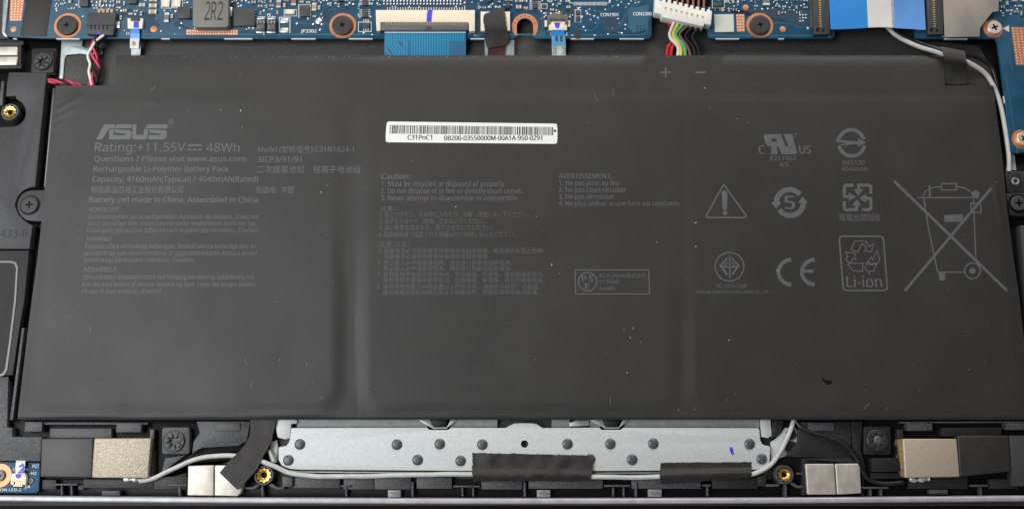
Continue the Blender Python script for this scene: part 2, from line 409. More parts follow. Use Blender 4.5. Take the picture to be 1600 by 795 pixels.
cpart('frame_block', [(1361, 738), (1410, 738), (1411, 747), (1360, 748)], 2.3, 'plastic')
cpart('frame_block', [(1184, 744), (1197, 743), (1197, 759), (1184, 759)], 2.6, 'grain_dark')
for pts in ([(1245, 738), (1258, 738), (1258, 741), (1245, 741)], [(1196, 756), (1214, 756), (1218, 752), (1221, 755), (1216, 760), (1196, 760)], [(1236, 752), (1247, 758), (1257, 758), (1257, 762), (1245, 762), (1234, 755)],
            [(1347, 760), (1389, 760), (1389, 763), (1347, 763)], [(383, 760), (396, 760), (402, 755), (406, 758), (398, 764), (383, 764)], [(424, 754), (432, 760), (444, 760), (444, 764), (430, 764), (420, 758)]):
    cpart('rib', pts, 2.4, 'grain')
cpart('pocket_wall', [(1254, 716), (1330, 715), (1340, 721), (1348, 724), (1350, 773), (1346, 773), (1345, 724), (1258, 722), (1258, 773), (1254, 773)], 2.6, 'grain_dark')
# ear pocket on the right
cpart('frame_plate', [(1571, 268), (1690, 266), (1690, 339), (1581, 339), (1577, 330)], 2.2, 'grain_dark')
cpart('frame_plate', [(1571, 271), (1593, 271), (1597, 296), (1690, 300), (1690, 304), (1590, 301), (1574, 300)], 3.0, 'plastic')
cpart('frame_plate', [(1594, 352), (1690, 352), (1690, 640), (1618, 640)], 3.2, 'speaker')
# upper left: pockets and the bright sheet under the wires
cpart('frame_wall', [(-95, 60), (36, 64), (37, 70), (33, 71), (-95, 71)], 2.6, 'plastic')
cpart('frame_wall', [(-95, 71), (33, 71), (33, 107), (-95, 109), (-95, 104), (29, 103), (29, 72.5), (-95, 72.5)], 3.0, 'grain_dark')
cpart('frame_plate', [(50, 76), (88, 76), (86, 117), (48, 116)], 1.8, 'plastic')
cpart('frame_wall', [(2, 127), (6, 127), (4, 165), (-2, 165)], 3.5, 'grain')
sheet_pts = [(96, 60), (130, 60), (128, 72), (132, 75), (157, 75), (160, 79), (160, 83), (156, 86), (140, 86), (124, 84), (104, 86), (101, 92), (98, 126), (92, 126), (96, 70)]
cpart('metal_plate', sheet_pts, .75, 'ffc_clear', bev=.05)
cpart('foam_pad', [(103, 88), (140, 87), (142, 136), (99, 136)], .9, 'floor', bev=.05)
cpart('metal_edge', [(82, 138), (86, 138), (71, 292), (68, 292)], 2.0, 'steel_edge', bev=.3)
cpart('metal_plate', [(1576, 240), (1585, 240), (1588, 266), (1572, 266)], .8, 'steel', bev=.05)
cpart('side_wall', [(5, -20), (14, -20), (10, 30), (8, 50), (12, 59), (4, 56), (2, 50)], 3.4, 'silver', bev=.4)
for k, (px, py, rr) in enumerate(((15, 175, 10), (412, 742, 11), (1226, 741, 10.5))):
    z = 3.4 if k == 0 else 3.2
    c = U(px, py, z); q = MMr = MM(px, py, z)
    bo = MB(); bo.lathe(c, [(rr * 1.38 * q, 0), (rr * 1.42 * q, z - .3), (rr * 1.32 * q, z - .05), (rr * 1.08 * q, z - .05), (rr * 1.02 * q, z - .4)], 40, cap=False)
    bo.build('screw_boss', M['grain'], base)
    ins = MB(); n = 40; v = []; f = []
    ro = rr * .98 * q; ri = rr * .42 * q
    prof = [(ro, z - .6), (ro, z - .02), (ri * 1.5, z - .12), (ri, z - .3), (ri * .9, .6)]
    for j, (r_, zz) in enumerate(prof):
        for i in range(n):
            a = 2 * math.pi * i / n; r2 = r_ * (1 - (.10 if (i % 4 < 2 and j < 3) else 0)); v.append((c.x + r2 * math.cos(a), c.y + r2 * math.sin(a), zz))
    for j in range(len(prof) - 1):
        for i in range(n): f.append([j * n + i, j * n + (i + 1) % n, (j + 1) * n + (i + 1) % n, (j + 1) * n + i])
    ins.add(v, f); bi = ins.build('brass_insert', M['brass'], base)
    ho = MB(); ho.lathe(c, [(ri * 1.02, .3), (ri * 1.02, 1.9), (ri * .5, 1.8)], 24); ho.build('thread_hole', M['void'], bi)
# small metal eyelet on the right frame
c = U(1587, 283, 3.2); q = MM(1587, 283, 3.2)
bo = MB(); bo.lathe(c, [(6.2 * q, 2.4), (6.2 * q, 3.2), (5 * q, 3.35), (3 * q, 3.2), (2.6 * q, 1.6)], 28); bo.build('eyelet', M['hook'], base)

# ------------------------------------------------------------------ battery
def lerp_tab(t, y):
    if y <= t[0][0]: return t[0][1]
    for (a, b), (c, d) in zip(t, t[1:]):
        if y <= c: return b + (d - b) * (y - a) / (c - a)
    return t[-1][1]
TL = [(134, 87), (140, 86.5), (265, 73), (350, 64.5), (395, 59.5), (505, 45), (655, 27)]
TR = [(134, 1552), (190, 1558.5), (245, 1566), (320, 1573), (400, 1583), (460, 1592), (525, 1599.5), (655, 1616)]
xl = lambda y: lerp_tab(TL, y); xr = lambda y: lerp_tab(TR, y)
def ss(a, b, x):
    t = min(1, max(0, (x - a) / (b - a))); return t * t * (3 - 2 * t)
def ridge(px, py, x0, y0, x1, y1, wd):
    dx, dy = x1 - x0, y1 - y0; L = dx * dx + dy * dy
    t = ((px - x0) * dx + (py - y0) * dy) / L
    if t < -.2 or t > 1.2: return 0
    tt = min(1, max(0, t)); d2 = (px - x0 - tt * dx) ** 2 + (py - y0 - tt * dy) ** 2
    return math.exp(-d2 / wd / wd) * math.sin(math.pi * min(1, max(0, (t + .2) / 1.4)))
WR = [(90, 172, 128, 150, 3.2, .26), (88, 186, 120, 168, 3., .16), (100, 158, 120, 145, 3., .12), (86, 200, 104, 188, 3, .10), (1553, 288, 1560, 322, 3., .22), (1560, 322, 1568, 358, 3., .18), (225, 158, 250, 161, 3, .10),
      (1284, 590, 1298, 600, 4, -.12), (600, 642, 690, 648, 7, -.10), (250, 575, 345, 480, 20, -.14), (380, 648, 520, 646, 5, .22), (60, 650, 180, 648, 4, .12), (640, 645, 720, 650, 5, .12), (1085, 470, 1088, 620, 7, .07), (1540, 470, 1560, 560, 9, .05)]
def rsd(px, py, x0, x1, y0, y1, r=24):
    qx = abs(px - (x0 + x1) / 2) - (x1 - x0) / 2 + r; qy = abs(py - (y0 + y1) / 2) - (y1 - y0) / 2 + r
    return math.hypot(max(qx, 0), max(qy, 0)) + min(max(qx, qy), 0) - r
def hz(px, py):
    z = ZB
    dl = px - xl(max(py, 134)); dr = xr(max(py, 134)) - px; db = 655 - py; dt = py - 87
    lo = ss(200, 560, py)
    if py > 137 or px < 181: z -= .22 * (1 - ss(-4, 14, dl))
    if py > 137: z -= .35 * (1 - ss(-2, 16, dr))
    z -= .30 * (1 - ss(0, 4, db))
    if py > 137:
        sd = min(rsd(px, py, xl(py) + 25, 518, 152, 627), rsd(px, py, 577, 1046, 152, 627), rsd(px, py, 1088, xr(py) - 22, 152, 634))
        z -= (.14 + .38 * lo) * (1 - .45 * ss(900, 1100, px)) * ss(-3, 27 + 8 * mnoise.noise(Vector((px / 90, py / 90, 7))), sd) * ss(136, 172, py)
    seam = 1 - ss(999, 1010, px) * (1 - ss(1122, 1134, px))
    z -= (.75 * (1 - ss(-2, 7, dt)) ** 1.3 + .22 * (1 - ss(4, 16, dt))) * seam
    z -= .15 * (1 - ss(136, 164, py)) + .05 * math.exp(-((py - 150) / 7) ** 2) * ss(900, 1250, px)
    z -= .05 * lo * math.exp(-((px - 557 - 2 * math.sin(py / 30)) / 3.0) ** 2) * ss(380, 480, py)
    z += .05 * mnoise.noise(Vector((px / 130, py / 110, .3))) + .018 * mnoise.noise(Vector((px / 34, py / 40, 4.3)))
    for x0, y0, x1, y1, wd, h in WR:
        if min(x0, x1) - 40 < px < max(x0, x1) + 40 and min(y0, y1) - 40 < py < max(y0, y1) + 40: z += h * ridge(px, py, x0, y0, x1, y1, wd)
    return z
bat = thing('battery_pack', 'wide flat black laptop battery with grey print and a white barcode label, filling the middle', 'battery', (800, 390, .3))
NX = 500
t1, t2 = (181 - 87) / 1465, (1477 - 87) / 1465
ts = sorted(set([i / NX for i in range(NX + 1)] + [t1, t2]))
ts = [t for k, t in enumerate(ts) if t in (t1, t2) or (abs(t - t1) > .0008 and abs(t - t2) > .0008)]
rows_top = [87, 88, 89, 90.5, 92, 94, 97, 101, 106, 112, 119, 126]
rows = [134, 135.5, 137, 139] + [139 + (648 - 139) * k / 190 for k in range(1, 191)] + [650, 652, 653.5, 655]
pm = MB(); idx = {}
def bv(i, j, px, py):
    p = U(px, py, hz(px, py)); pm.v.append(tuple(p)); idx[(i, j)] = len(pm.v) - 1
for j, y in enumerate(rows_top):
    for i, t in enumerate(ts):
        if t1 - 1e-9 <= t <= t2 + 1e-9: bv(i, j, 87 + 1465 * t, y)
J0 = len(rows_top)
for j, y in enumerate(rows):
    for i, t in enumerate(ts): bv(i, J0 + j, xl(y) + (xr(y) - xl(y)) * t, y)
for j in range(J0 + len(rows) - 1):
    for i in range(len(ts) - 1):
        q = [(i, j), (i, j + 1), (i + 1, j + 1), (i + 1, j)]
        if all(k in idx for k in q): pm.f.append([idx[k] for k in q]); pm.m.append(0)
# skirt
cnt = {}
for f in pm.f:
    for a, c in zip(f, f[1:] + f[:1]): cnt[(a, c)] = 1
bd = [(a, c) for (a, c) in cnt if (c, a) not in cnt]
low = {}
for a, c in bd:
    for k in (a, c):
        if k not in low: x, y, z = pm.v[k]; pm.v.append((x, y, .3)); low[k] = len(pm.v) - 1
for a, c in bd: pm.f.append([c, a, low[a], low[c]]); pm.m.append(0)
pm.build('cell_pouch', M['pouch'], bat)
for pts in ([(72, 297), (50, 297), (40, 299), (32, 304), (27.5, 312), (26.5, 321), (28, 331), (33, 339), (41, 344), (52, 345.5), (68, 345.5)],
            [(1572, 302), (1590, 301), (1690, 303), (1690, 337), (1592, 338), (1578, 336)]):
    q = MB(); q.prism(pts, 1.2, 3.1); q.build('mounting_ear', M['plastic'] if pts[0][0] > 500 else M['speaker'], bat, .2)

for x, y, r_ in ((47, 320.5, 16.4), (1590.5, 318, 15)):
    c = U(x, y, 3.1); k = MM(x, y, 3.1) * r_; q = MB(); q.lathe(c, [(k, 3.08), (k, 3.112), (k * .8, 3.112), (k * .8, 3.08)], 40, cap=False); q.build('groove_shade', M['void'], bat)  # flat black ring that paints the shade of a groove round the screw
def tmesh(name, lines, m='print2', bold=0.):
    q = MB()
    for ln in lines:
        s_, x0, x1, bs_, cp = ln[:5]
        text_mb(q, s_, x0, x1, bs_, cp, hz, bold=ln[5] if len(ln) > 5 else bold, nfit=.82 if ord(s_[-1]) > 0x2e00 or ord(s_[0]) > 0x2e00 else .69)
    return q.build(name, M[m], bat, smooth=False)
# maker's logo
q = MB()
def lg(u, v): return 110 + u / 4.969, 170 + v / 4.969
fill(q, [lg(*p) for p in ((200, 239), (262, 122), (330, 122), (345, 122), (345, 155), (300, 155), (245, 239))], hz)
fill(q, [lg(*p) for p in ((360, 122), (480, 122), (476, 152), (345, 152))], hz)
fill(q, [lg(*p) for p in ((302, 168), (338, 160), (334, 206), (430, 206), (432, 196), (342, 184), (342, 160), (460, 168), (476, 182), (472, 225), (455, 239), (300, 239))], hz)
fill(q, [lg(*p) for p in ((484, 122), (514, 122), (508, 204), (566, 204), (574, 158), (604, 158), (598, 225), (582, 239), (500, 239), (480, 226))], hz)
fill(q, [lg(*p) for p in ((598, 122), (756, 122), (752, 154), (582, 154))], hz)
fill(q, [lg(*p) for p in ((612, 162), (735, 168), (750, 182), (745, 225), (728, 239), (606, 239), (608, 206), (702, 206), (704, 196), (625, 188), (610, 176))], hz)
stroke(q, arc(267, 191, 3.6, 0, 345, 14), .8, hz, True); text_mb(q, 'R', 265.6, 268.4, 192.6, 3.2, hz)
q.build('maker_logo', M['print'], bat, smooth=False)
q = MB()
text_mb(q, 'Rating:+11.55V', 148, 289, 237, 13.6, hz); text_mb(q, '48Wh', 322, 374, 237.3, 13.4, hz)
stroke(q, [(294, 227.2), (316, 227.2)], 2.3, hz)
for k in range(3): stroke(q, [(293 + k * 8.2, 234), (299 + k * 8.2, 234)], 2.3, hz)
for ln in (('Questions ? Please visit www.asus.com', 147, 383, 252.6, 8.6), ('Rechargeable Li-Polymer Battery Pack', 146, 357, 268.6, 8.6), ('Capacity: 4160mAh(Typical) / 4040mAh(Rated)', 144, 403, 284.4, 8.6)):
    text_mb(q, *ln, hz, bold=.004)
text_mb(q, 'Battery cell made in China, Assembled in China', 140, 403, 316.4, 8.6, hz, bold=.004)
q.build('rating_text', M['print'], bat, smooth=False)
tmesh('maker_address', [('制造商:加百裕工业股份有限公司', 142, 286, 301.2, 10.2)], 'print')
tmesh('origin_text', [('制造地 : 中国', 400, 459, 301.5, 10.2)], 'print')
q = MB()
text_mb(q, 'Model (', 403, 438.8, 237.6, 8, hz); text_mb(q, '型號/型号', 440, 484, 238, 9.6, hz); text_mb(q, '):C31N1824-1', 485.5, 552.5, 237.6, 8, hz); text_mb(q, '3ICP3/91/91', 402, 471, 253.6, 9, hz)
text_mb(q, '二次鋰電池組', 401, 475, 269.6, 10.6, hz, nfit=.82); text_mb(q, '锂离子电池组', 489, 563, 269.8, 10.6, hz, nfit=.82)
q.build('model_text', M['print'], bat, smooth=False)
tmesh('warning_text', [('VORSICHT!', 139, 184, 331.2, 7, .012), ('Explosionsgefahr bei unsachgemäßen Austausch der Batterie. Ersatz nur', 138, 404, 342, 7),
    ('durch denselben oder einem vom Hersteller empfohlenen ähnlichen Typ.', 137, 401, 352.4, 7), ('Entsorgung gebrauchter Batterien nach Angaben des Herstellers. (German)', 136, 404, 363.2, 7)])
tmesh('warning_text', [('VARNING!', 135, 173, 376.6, 7, .012), ('Explosionsfara vid felaktigt batteribyte. Använd samma batterityp eller en', 133, 400, 388, 7),
    ('ekvivalent typ som rekommenderas av apparattillverkaren. Kassera använt', 131, 402, 398.8, 7), ('batteri enligt fabrikantens instruktion. (Swedish)', 131, 303, 409.4, 7)])
tmesh('warning_text', [('ADVARSEL!!', 130, 181, 424.6, 7.2, .012), ('Lithiumbatteri-Eksplosionsfare ved fejlagtig håndtering. Udskiftning må', 129, 396, 436.2, 7),
    ('kun ske med batteri af samme fabrikat og type. Lever det brugte batteri', 128, 397, 447.4, 7), ('tilbage til leverandøren. (Danish)', 127, 251, 458.2, 7)])
tmesh('caution_text', [('Caution:', 596, 641, 280, 8.6, .014), ('1. Must be recycled or disposed of properly.', 596, 790, 291.2, 8.2), ('2. Do not dispose of in fire or directly short circuit.', 595, 816, 302.4, 8.2),
    ('3. Never attempt to disassemble or reassemble.', 595, 810, 313.4, 8.2)], 'print')
tmesh('caution_text', [('注意：', 595, 617, 329.4, 7.8), ('1. 水につけたり、火の中に入れたり、分解・改造しないでください。', 594, 826, 338.6, 8), ('2. 端子をショート（短絡）させないでください。', 593, 757, 349, 8),
    ('3. 強い衝撃を与えたり、落下させないでください。', 593, 770, 359.4, 8), ('4. 取扱説明書で指定された機器以外に使用しないでください。', 592, 805, 369.8, 8)])
zh = [('报废电池必须按照废弃物管理办法回收处理。电池浸水后禁止使用!', 849, 395.4), ('報廢電池必須按照廢棄物管理辦法回收處理。', 765, 404.2), ('禁止投入火中或直接短路。请勿自行拆解或组装电池。', 800, 413.8), ('禁止投入火中或直接短路。請勿自行拆解或組裝電池。', 800, 423),
      ('若有任何不当操作使用电池，包含碰撞、摔落等，请立即送返检修。', 851, 432.4), ('若有任何不當操作使用電池，包含碰撞、摔落等，請立即送返檢修。', 851, 441.2), ('请勿将电池置于60摄氏度以上的环境中。请使用华硕原厂适配器。', 844, 451.2), ('請勿將電池置於60攝氏度以上的環境中。請使用華碩原廠適配器。', 843, 460)]
tmesh('caution_text', [('注意/注意：', 592, 640, 385.6, 8)] + [(s_, 600 - k * .3, x1, y - .3, 7.3) for k, (s_, x1, y) in enumerate(zh)] + [('%d.' % (k + 1), 591.5 - k, 596.5 - k, y, 6.5) for k, y in enumerate((395, 413.4, 432, 450.8))])
tmesh('caution_text', [('AVERTISSEMENT:', 873, 956, 279, 7.6), ('1. Ne pas jeter au feu', 873.5, 967, 289.8, 7.6), ('2. Ne pas court-circuiter', 873, 978, 300.4, 7.6), ('3. Ne pas démonter', 873, 960, 311, 7.6), ('4. Ne plus utiliser si une fuite est constatée', 873, 1062, 321.6, 7.6)], 'print')
q = MB()
stroke(q, [(898.5, 421.5), (1013.5, 421.5), (1015, 459), (899.5, 459)], 1.5, hz, True); stroke(q, arc(918, 440, 14.3, 0, 348, 30), 1.7, hz, True)
text_mb(q, 'P S', 909.5, 926.5, 439.6, 8.8, hz, bold=.02); text_mb(q, 'E', 914.5, 921.5, 451.4, 8.8, hz, bold=.02)
text_mb(q, 'ASUS JAPAN株式会社', 935.5, 1010, 433.2, 6.2, hz); text_mb(q, '11.55Vdc', 936, 968.5, 443.2, 6.2, hz); text_mb(q, '4.04Ah', 936, 961, 453.4, 6.2, hz)
q.build('safety_mark', M['print'], bat, smooth=False)
q = MB(); stroke(q, [(1031.5, 113.5), (1048.5, 113.5)], 2.6, hz); stroke(q, [(1040, 105.5), (1040, 112.2)], 2.6, hz); stroke(q, [(1040, 114.8), (1040, 121.5)], 2.6, hz)
q.build('plus_sign', M['print'], bat, smooth=False)
q = MB(); stroke(q, [(1086.5, 113.5), (1103, 113.5)], 2.6, hz); q.build('minus_sign', M['print'], bat, smooth=False)
# component recognition mark
def g7(u, v): return 1070 + u / 4.818, 180 + v / 4.818
q = MB()
fill(q, [g7(*p) for p in ((592, 160), (604, 144), (722, 144), (758, 236), (782, 236), (742, 144), (806, 144), (845, 280), (838, 294), (730, 294), (706, 240), (692, 240), (698, 294), (648, 294), (652, 238), (628, 236), (612, 220))], hz)
q.build('recognition_mark', M['print'], bat, smooth=False)
h = MB(); v_ = [g7(*p) for p in ((650, 176), (686, 176), (692, 200), (657, 200))]
fill(h, v_, lambda x, y: hz(x, y) + .02); h.build('recognition_mark_gap', M['pouch'], bat, smooth=False)
tmesh('recognition_text', [('C', 1186, 1194.6, 241, 13.6, .03), ('US', 1249.5, 1267, 240.4, 12.6, .03), ('E217462', 1204.5, 1244, 250.8, 6.8), ('KS', 1219.5, 1232, 260.8, 6.8), ('R45130', 1317, 1351.5, 257.8, 7), ('4040mAh', 1315.5, 1355.5, 267.8, 7)], 'print')
q = MB(); stroke(q, arc(1241, 212, 2.6, 0, 340, 12), .7, hz, True)
stroke(q, arc(1330, 223.5, 20.4, 192, 345, 24), 5.4, hz); stroke(q, arc(1331, 223.5, 20.4, 12, 166, 24), 5.4, hz)
fill(q, [g7(*p) for p in ((1140, 186), (1250, 196), (1310, 196), (1300, 172), (1366, 206), (1300, 240), (1312, 220), (1250, 222), (1140, 232), (1220, 210), (1140, 204))], hz)
q.build('inspection_mark', M['print'], bat, smooth=False)
q = MB(); tri = [(1131, 289), (1132.5, 290.5), (1166, 337), (1164.5, 339.8), (1105, 339.8), (1103.3, 337.5), (1129.5, 290.5)]
stroke(q, tri, 2.3, hz, True); fill(q, [(1127.5, 300), (1130, 298), (1134, 298), (1136.5, 300.5), (1136.2, 325), (1134, 328), (1131, 328), (1129, 325)], hz); fill(q, arc(1133, 332.8, 3.6, 0, 340, 14), hz)
q.build('warning_triangle', M['print'], bat, smooth=False)
q = MB()
stroke(q, arc(1233.5, 316.5, 20.3, 178, 322, 20), 8.2, hz); stroke(q, arc(1235, 316.5, 20.3, 0, 148, 20), 8.2, hz)
fill(q, [g7(*p) for p in ((648, 655), (726, 655), (690, 706))], hz); fill(q, [g7(*p) for p in ((852, 660), (886, 612), (930, 660))], hz)
text_mb(q, '5', 1227, 1242, 326.6, 20.5, hz, bold=.03)
q.build('battery_recycling_ring', M['print'], bat, smooth=False)
# four chasing arrows in a square
q = MB(); cx, cy = 1340, 308.6
for k in range(4):
    def rt(p, k=k):
        x, y = p
        for _ in range(k): x, y = -y, x
        return cx + x * 1.06, cy + y * .98
    stroke(q, [rt(p) for p in ((-6, -19.5), (-17.5, -19.5), (-19.5, -17), (-19.5, -1.5), (-9, 1 - 2))], 4.8, hz)
    fill(q, [rt(p) for p in ((-13, -8.5), (-2.5, -.5), (-13, 5.5))], hz)
text_mb(q, '廢電池請回收', 1311.5, 1376, 344.6, 10.6, hz, nfit=.82)
q.build('recycling_square', M['print'], bat, smooth=False)
q = MB(); stroke(q, arc(1140, 416.5, 22.4, 0, 352, 40), 1.8, hz, True)
for sx in (-1, 1):
    stroke(q, [(1140 + sx * 3.4, 403.5), (1140 + sx * 14, 415), (1140 + sx * 3.4, 429.5)], 2.8, hz); stroke(q, [(1140 + sx * 15, 417), (1140 + sx * 2, 417)], 2.2, hz)
    stroke(q, [(1140 + sx * 3, 410), (1140 + sx * 8, 415.2)], 2.2, hz)
stroke(q, [(1140.2, 399), (1140.2, 434)], 2.2, hz)
text_mb(q, 'TIS 2217-2548', 1119, 1166.5, 449.6, 5.6, hz); text_mb(q, 'ASUSTeK COMPUTER (THAILAND) CO., LTD.', 1087, 1201.5, 458.4, 5, hz)
q.build('standards_mark', M['print'], bat, smooth=False)
q = MB(); stroke(q, arc(1237, 425, 20.5, 268, 92, 22, 19.5), 6, hz); stroke(q, arc(1273.5, 425, 20.5, 268, 92, 22, 19.5), 6, hz); stroke(q, [(1255, 423.5), (1271, 423.5)], 5, hz)
q.build('conformity_mark', M['print'], bat, smooth=False)
q = MB()
def sk(pts, x0=1310, y0=368):      # box leans with the perspective
    return [(x + (y - 368) * .078, y) for x, y in pts]
stroke(q, sk(rrect(1311, 369, 1380, 453.5, 5, 3)), 2.4, hz, True)
text_mb(q, 'Li-ion', 1323.5, 1378.5, 448.4, 17, hz, bold=.012)
def h3(u, v): return 1070 + u / 3.019, 260 + v / 3.019
for pts in (((785, 392), (802, 352), (850, 350), (872, 378), (892, 364), (880, 402), (846, 398), (858, 386), (838, 362), (815, 405)),
            ((905, 398), (920, 436), (910, 456), (856, 458), (880, 428), (886, 440)), ((905, 460), (890, 494), (872, 494), (872, 510), (850, 478), (868, 448), (870, 464)),
            ((757, 405), (800, 408), (808, 440), (796, 430), (778, 458), (760, 440), (768, 422)), ((768, 462), (795, 492), (840, 494), (840, 456), (790, 456))):
    stroke(q, [h3(*p) for p in pts], 1.6, hz, True)
q.build('lithium_recycling_mark', M['print'], bat, smooth=False)
q = MB()
stroke(q, [(1397, 283), (1573.5, 454)], 4.2, hz); stroke(q, [(1557, 284.5), (1413.5, 454.5)], 4.2, hz)
lw = 2.0
def hb(x, y): return hz(x, y) + .004
def hc(x, y): return hz(x, y) + .008
stroke(q, [(1433, 309), (1519, 308.6)], lw, hb); stroke(q, [(1443.5, 309), (1450, 353), (1465, 425)], lw, hc); stroke(q, [(1521, 309), (1522.5, 350), (1525, 407)], lw, hc)
stroke(q, [(1466, 425), (1507, 425)], lw, hb); stroke(q, [(1442, 308), (1446, 299), (1456, 293.5), (1471, 291.5)], lw, hb); stroke(q, [(1494, 291.5), (1508, 294), (1518, 301), (1521, 305)], lw, hb)
stroke(q, [(1471, 287), (1494, 287), (1494, 297), (1471, 297)], lw, hc, True); stroke(q, [(1452, 289.5), (1453, 308)], 2.6, hc)
fill(q, arc(1524.5, 304, 6.4, 0, 345, 20), lambda x, y: hz(x, y) + .012); stroke(q, [(1517, 317.5), (1532, 317.5), (1533, 332), (1517.5, 332)], lw, hb, True)
fill(q, [(1475, 336), (1504, 335), (1506, 346), (1476, 347)], hb); fill(q, [(1466, 425), (1477, 425), (1477, 438), (1468, 438)], lambda x, y: hz(x, y) + .014)
stroke(q, arc(1519.5, 423, 12.2, 0, 350, 28), 2.2, hc, True); fill(q, arc(1519.5, 423, 5, 0, 340, 16), hb)
q.build('crossed_bin_symbol', M['print'], bat, smooth=False)
q = MB(); fill(q, [(1283, 588), (1288, 593), (1294, 594.5), (1300, 594), (1299, 599), (1294, 600.5), (1289, 597), (1286, 594)], lambda x, y: hz(x, y) + .03); q.build('surface_nick', M['void'], bat, smooth=False)
# dust, lint and scuffs lying on the film
q = MB(); rd = random.Random(5)
known = [(375, 116), (378, 199), (345, 172), (376, 173), (643, 252), (700, 311), (712, 323), (838, 339), (862, 414), (1025, 378), (1087, 385), (1087, 348), (511, 290), (502, 300), (1214, 422), (1136, 625), (975, 516), (985, 527), (989, 513), (1139, 531), (980, 582), (837, 562), (431, 471), (437, 562), (1060, 640), (1353, 609), (1386, 638), (1152, 186), (1169, 192), (1026, 378), (1101, 138)]
for x, y in known + [(rd.uniform(80, 1540), rd.uniform(140, 640)) for _ in range(70)]:
    r_ = rd.uniform(.5, 1.25) if (x, y) in known else rd.uniform(.25, .6)
    n = rd.choice((4, 5, 6)); st_ = rd.uniform(1, 2.4); an = rd.random() * 3
    pts = []
    for k in range(n):
        a = 2 * math.pi * k / n; u, v = r_ * rd.uniform(.6, 1.2) * math.cos(a) * st_, r_ * rd.uniform(.6, 1.2) * math.sin(a)
        pts.append((x + u * math.cos(an) - v * math.sin(an), y + u * math.sin(an) + v * math.cos(an)))
    fill(q, pts, lambda a, b: hz(a, b) + .03)
for k in range(9):
    x, y, an = rd.uniform(120, 1500), (rd.uniform(485, 640) if k > 2 else rd.uniform(125, 165)), rd.random() * 6; P = []
    for k in range(6): P.append((x, y)); x += 2.2 * math.cos(an); y += 2.2 * math.sin(an); an += rd.uniform(-.6, .6)
    stroke(q, P, .32, lambda a, b: hz(a, b) + .03)
for _ in range(150):
    x = rd.uniform(190, 1470); fill(q, arc(x, 88.3 + rd.random() * 1.5, rd.uniform(.2, .55), 0, 300, 5), lambda a, b: hz(a, b) + .03)
q.build('dust_fleck', M['dust'], bat, smooth=False, kind='stuff')
# barcode label
lq = [(604, 190), (871, 193.4), (871, 225), (602, 222.4)]
def lab(u, v):
    a = Vector((*lq[0], 0)).lerp(Vector((*lq[1], 0)), u); c = Vector((*lq[3], 0)).lerp(Vector((*lq[2], 0)), u); p = a.lerp(c, v); return p.x, p.y
ZL = lambda x, y: hz(x, y) + .10
lm = MB(); n = 60; v = []; f = []
for dz in (.10, 0.0):
    for j in range(5):
        for i in range(n + 1):
            px, py = lab(i / n, j / 4)
            if i in (0, n) and j in (0, 4): px, py = lab(abs(i / n - .0035), abs(j / 4 - .03))
            v.append(U(px, py, hz(px, py) + dz))
W_ = n + 1
for j in range(4):
    for i in range(n): a = j * W_ + i; f.append([a, a + W_, a + W_ + 1, a + 1])
K = 5 * W_
for i in range(n): f.append([i, i + 1, K + i + 1, K + i]); a = 4 * W_ + i; f.append([a + 1, a, K + a, K + a + 1])
for j in range(4): a = j * W_; f.append([a + W_, a, K + a, K + a + W_]); a += n; f.append([a, a + W_, K + a + W_, K + a])
lm.add(v, f); label = lm.build('barcode_label', M['paper'], bat)
q = MB(); u = .021; rnd = random.Random(3)
while u < .972:
    wd = rnd.choice((1, 1, 1, 2, 2.6)) * .00255
    p = [lab(u, .17), lab(u + wd, .17), lab(u + wd, .58), lab(u, .58)]
    fill(q, p, ZL); u += wd + rnd.choice((1, 1, 1, 2)) * .0027
fill(q, [lab(.979, .30), lab(.992, .30), lab(.992, .42), lab(.979, .42)], ZL)
q.build('barcode', M['ink'], label, smooth=False)
q = MB(); text_mb(q, 'C31PnC1', 637, 675, 218.6, 7.2, ZL, bold=.03); text_mb(q, '0B200-03550000M-00A1A-950-0291', 694, 847, 219.6, 7.2, ZL, bold=.03)
q.build('label_text', M['ink'], label, smooth=False)

# ------------------------------------------------------------------ motherboard
ZT = 3.0
mbd = thing('motherboard', 'blue laptop circuit board crowded with components along the top and right edge', 'circuit board', (800, 20, 2.0))
out = [(-95, -230), (1695, -230), (1695, 238), (1583, 239), (1579, 236), (1572, 172), (1564, 104), (1558.5, 66), (1556, 61.5), (1552, 60.6), (1434, 60.6), (1430, 58), (1430, 20), (1304.5, 20), (1304.5, 57), (1300, 60.6),
       (1110, 60.6), (1106, 57), (1104, 36), (1100, 24.5), (1022, 24), (1018.5, 27), (1018, 57), (1014, 60.8), (836, 60.8), (833, 57.5), (833, 42)] + arc(820.3, 42, 12.7, 0, -180, 14)[1:-1] + [(807.6, 42), (807.5, 57.5), (804.5, 60.8), (100, 60.8), (60, 60), (14, 58), (9, 52), (14, 20), (18, -20), (-95, -20)]
b = MB(); b.prism(out, 2.1, ZT, 0); brd = b.build('board', M['pcb'], mbd, .1)
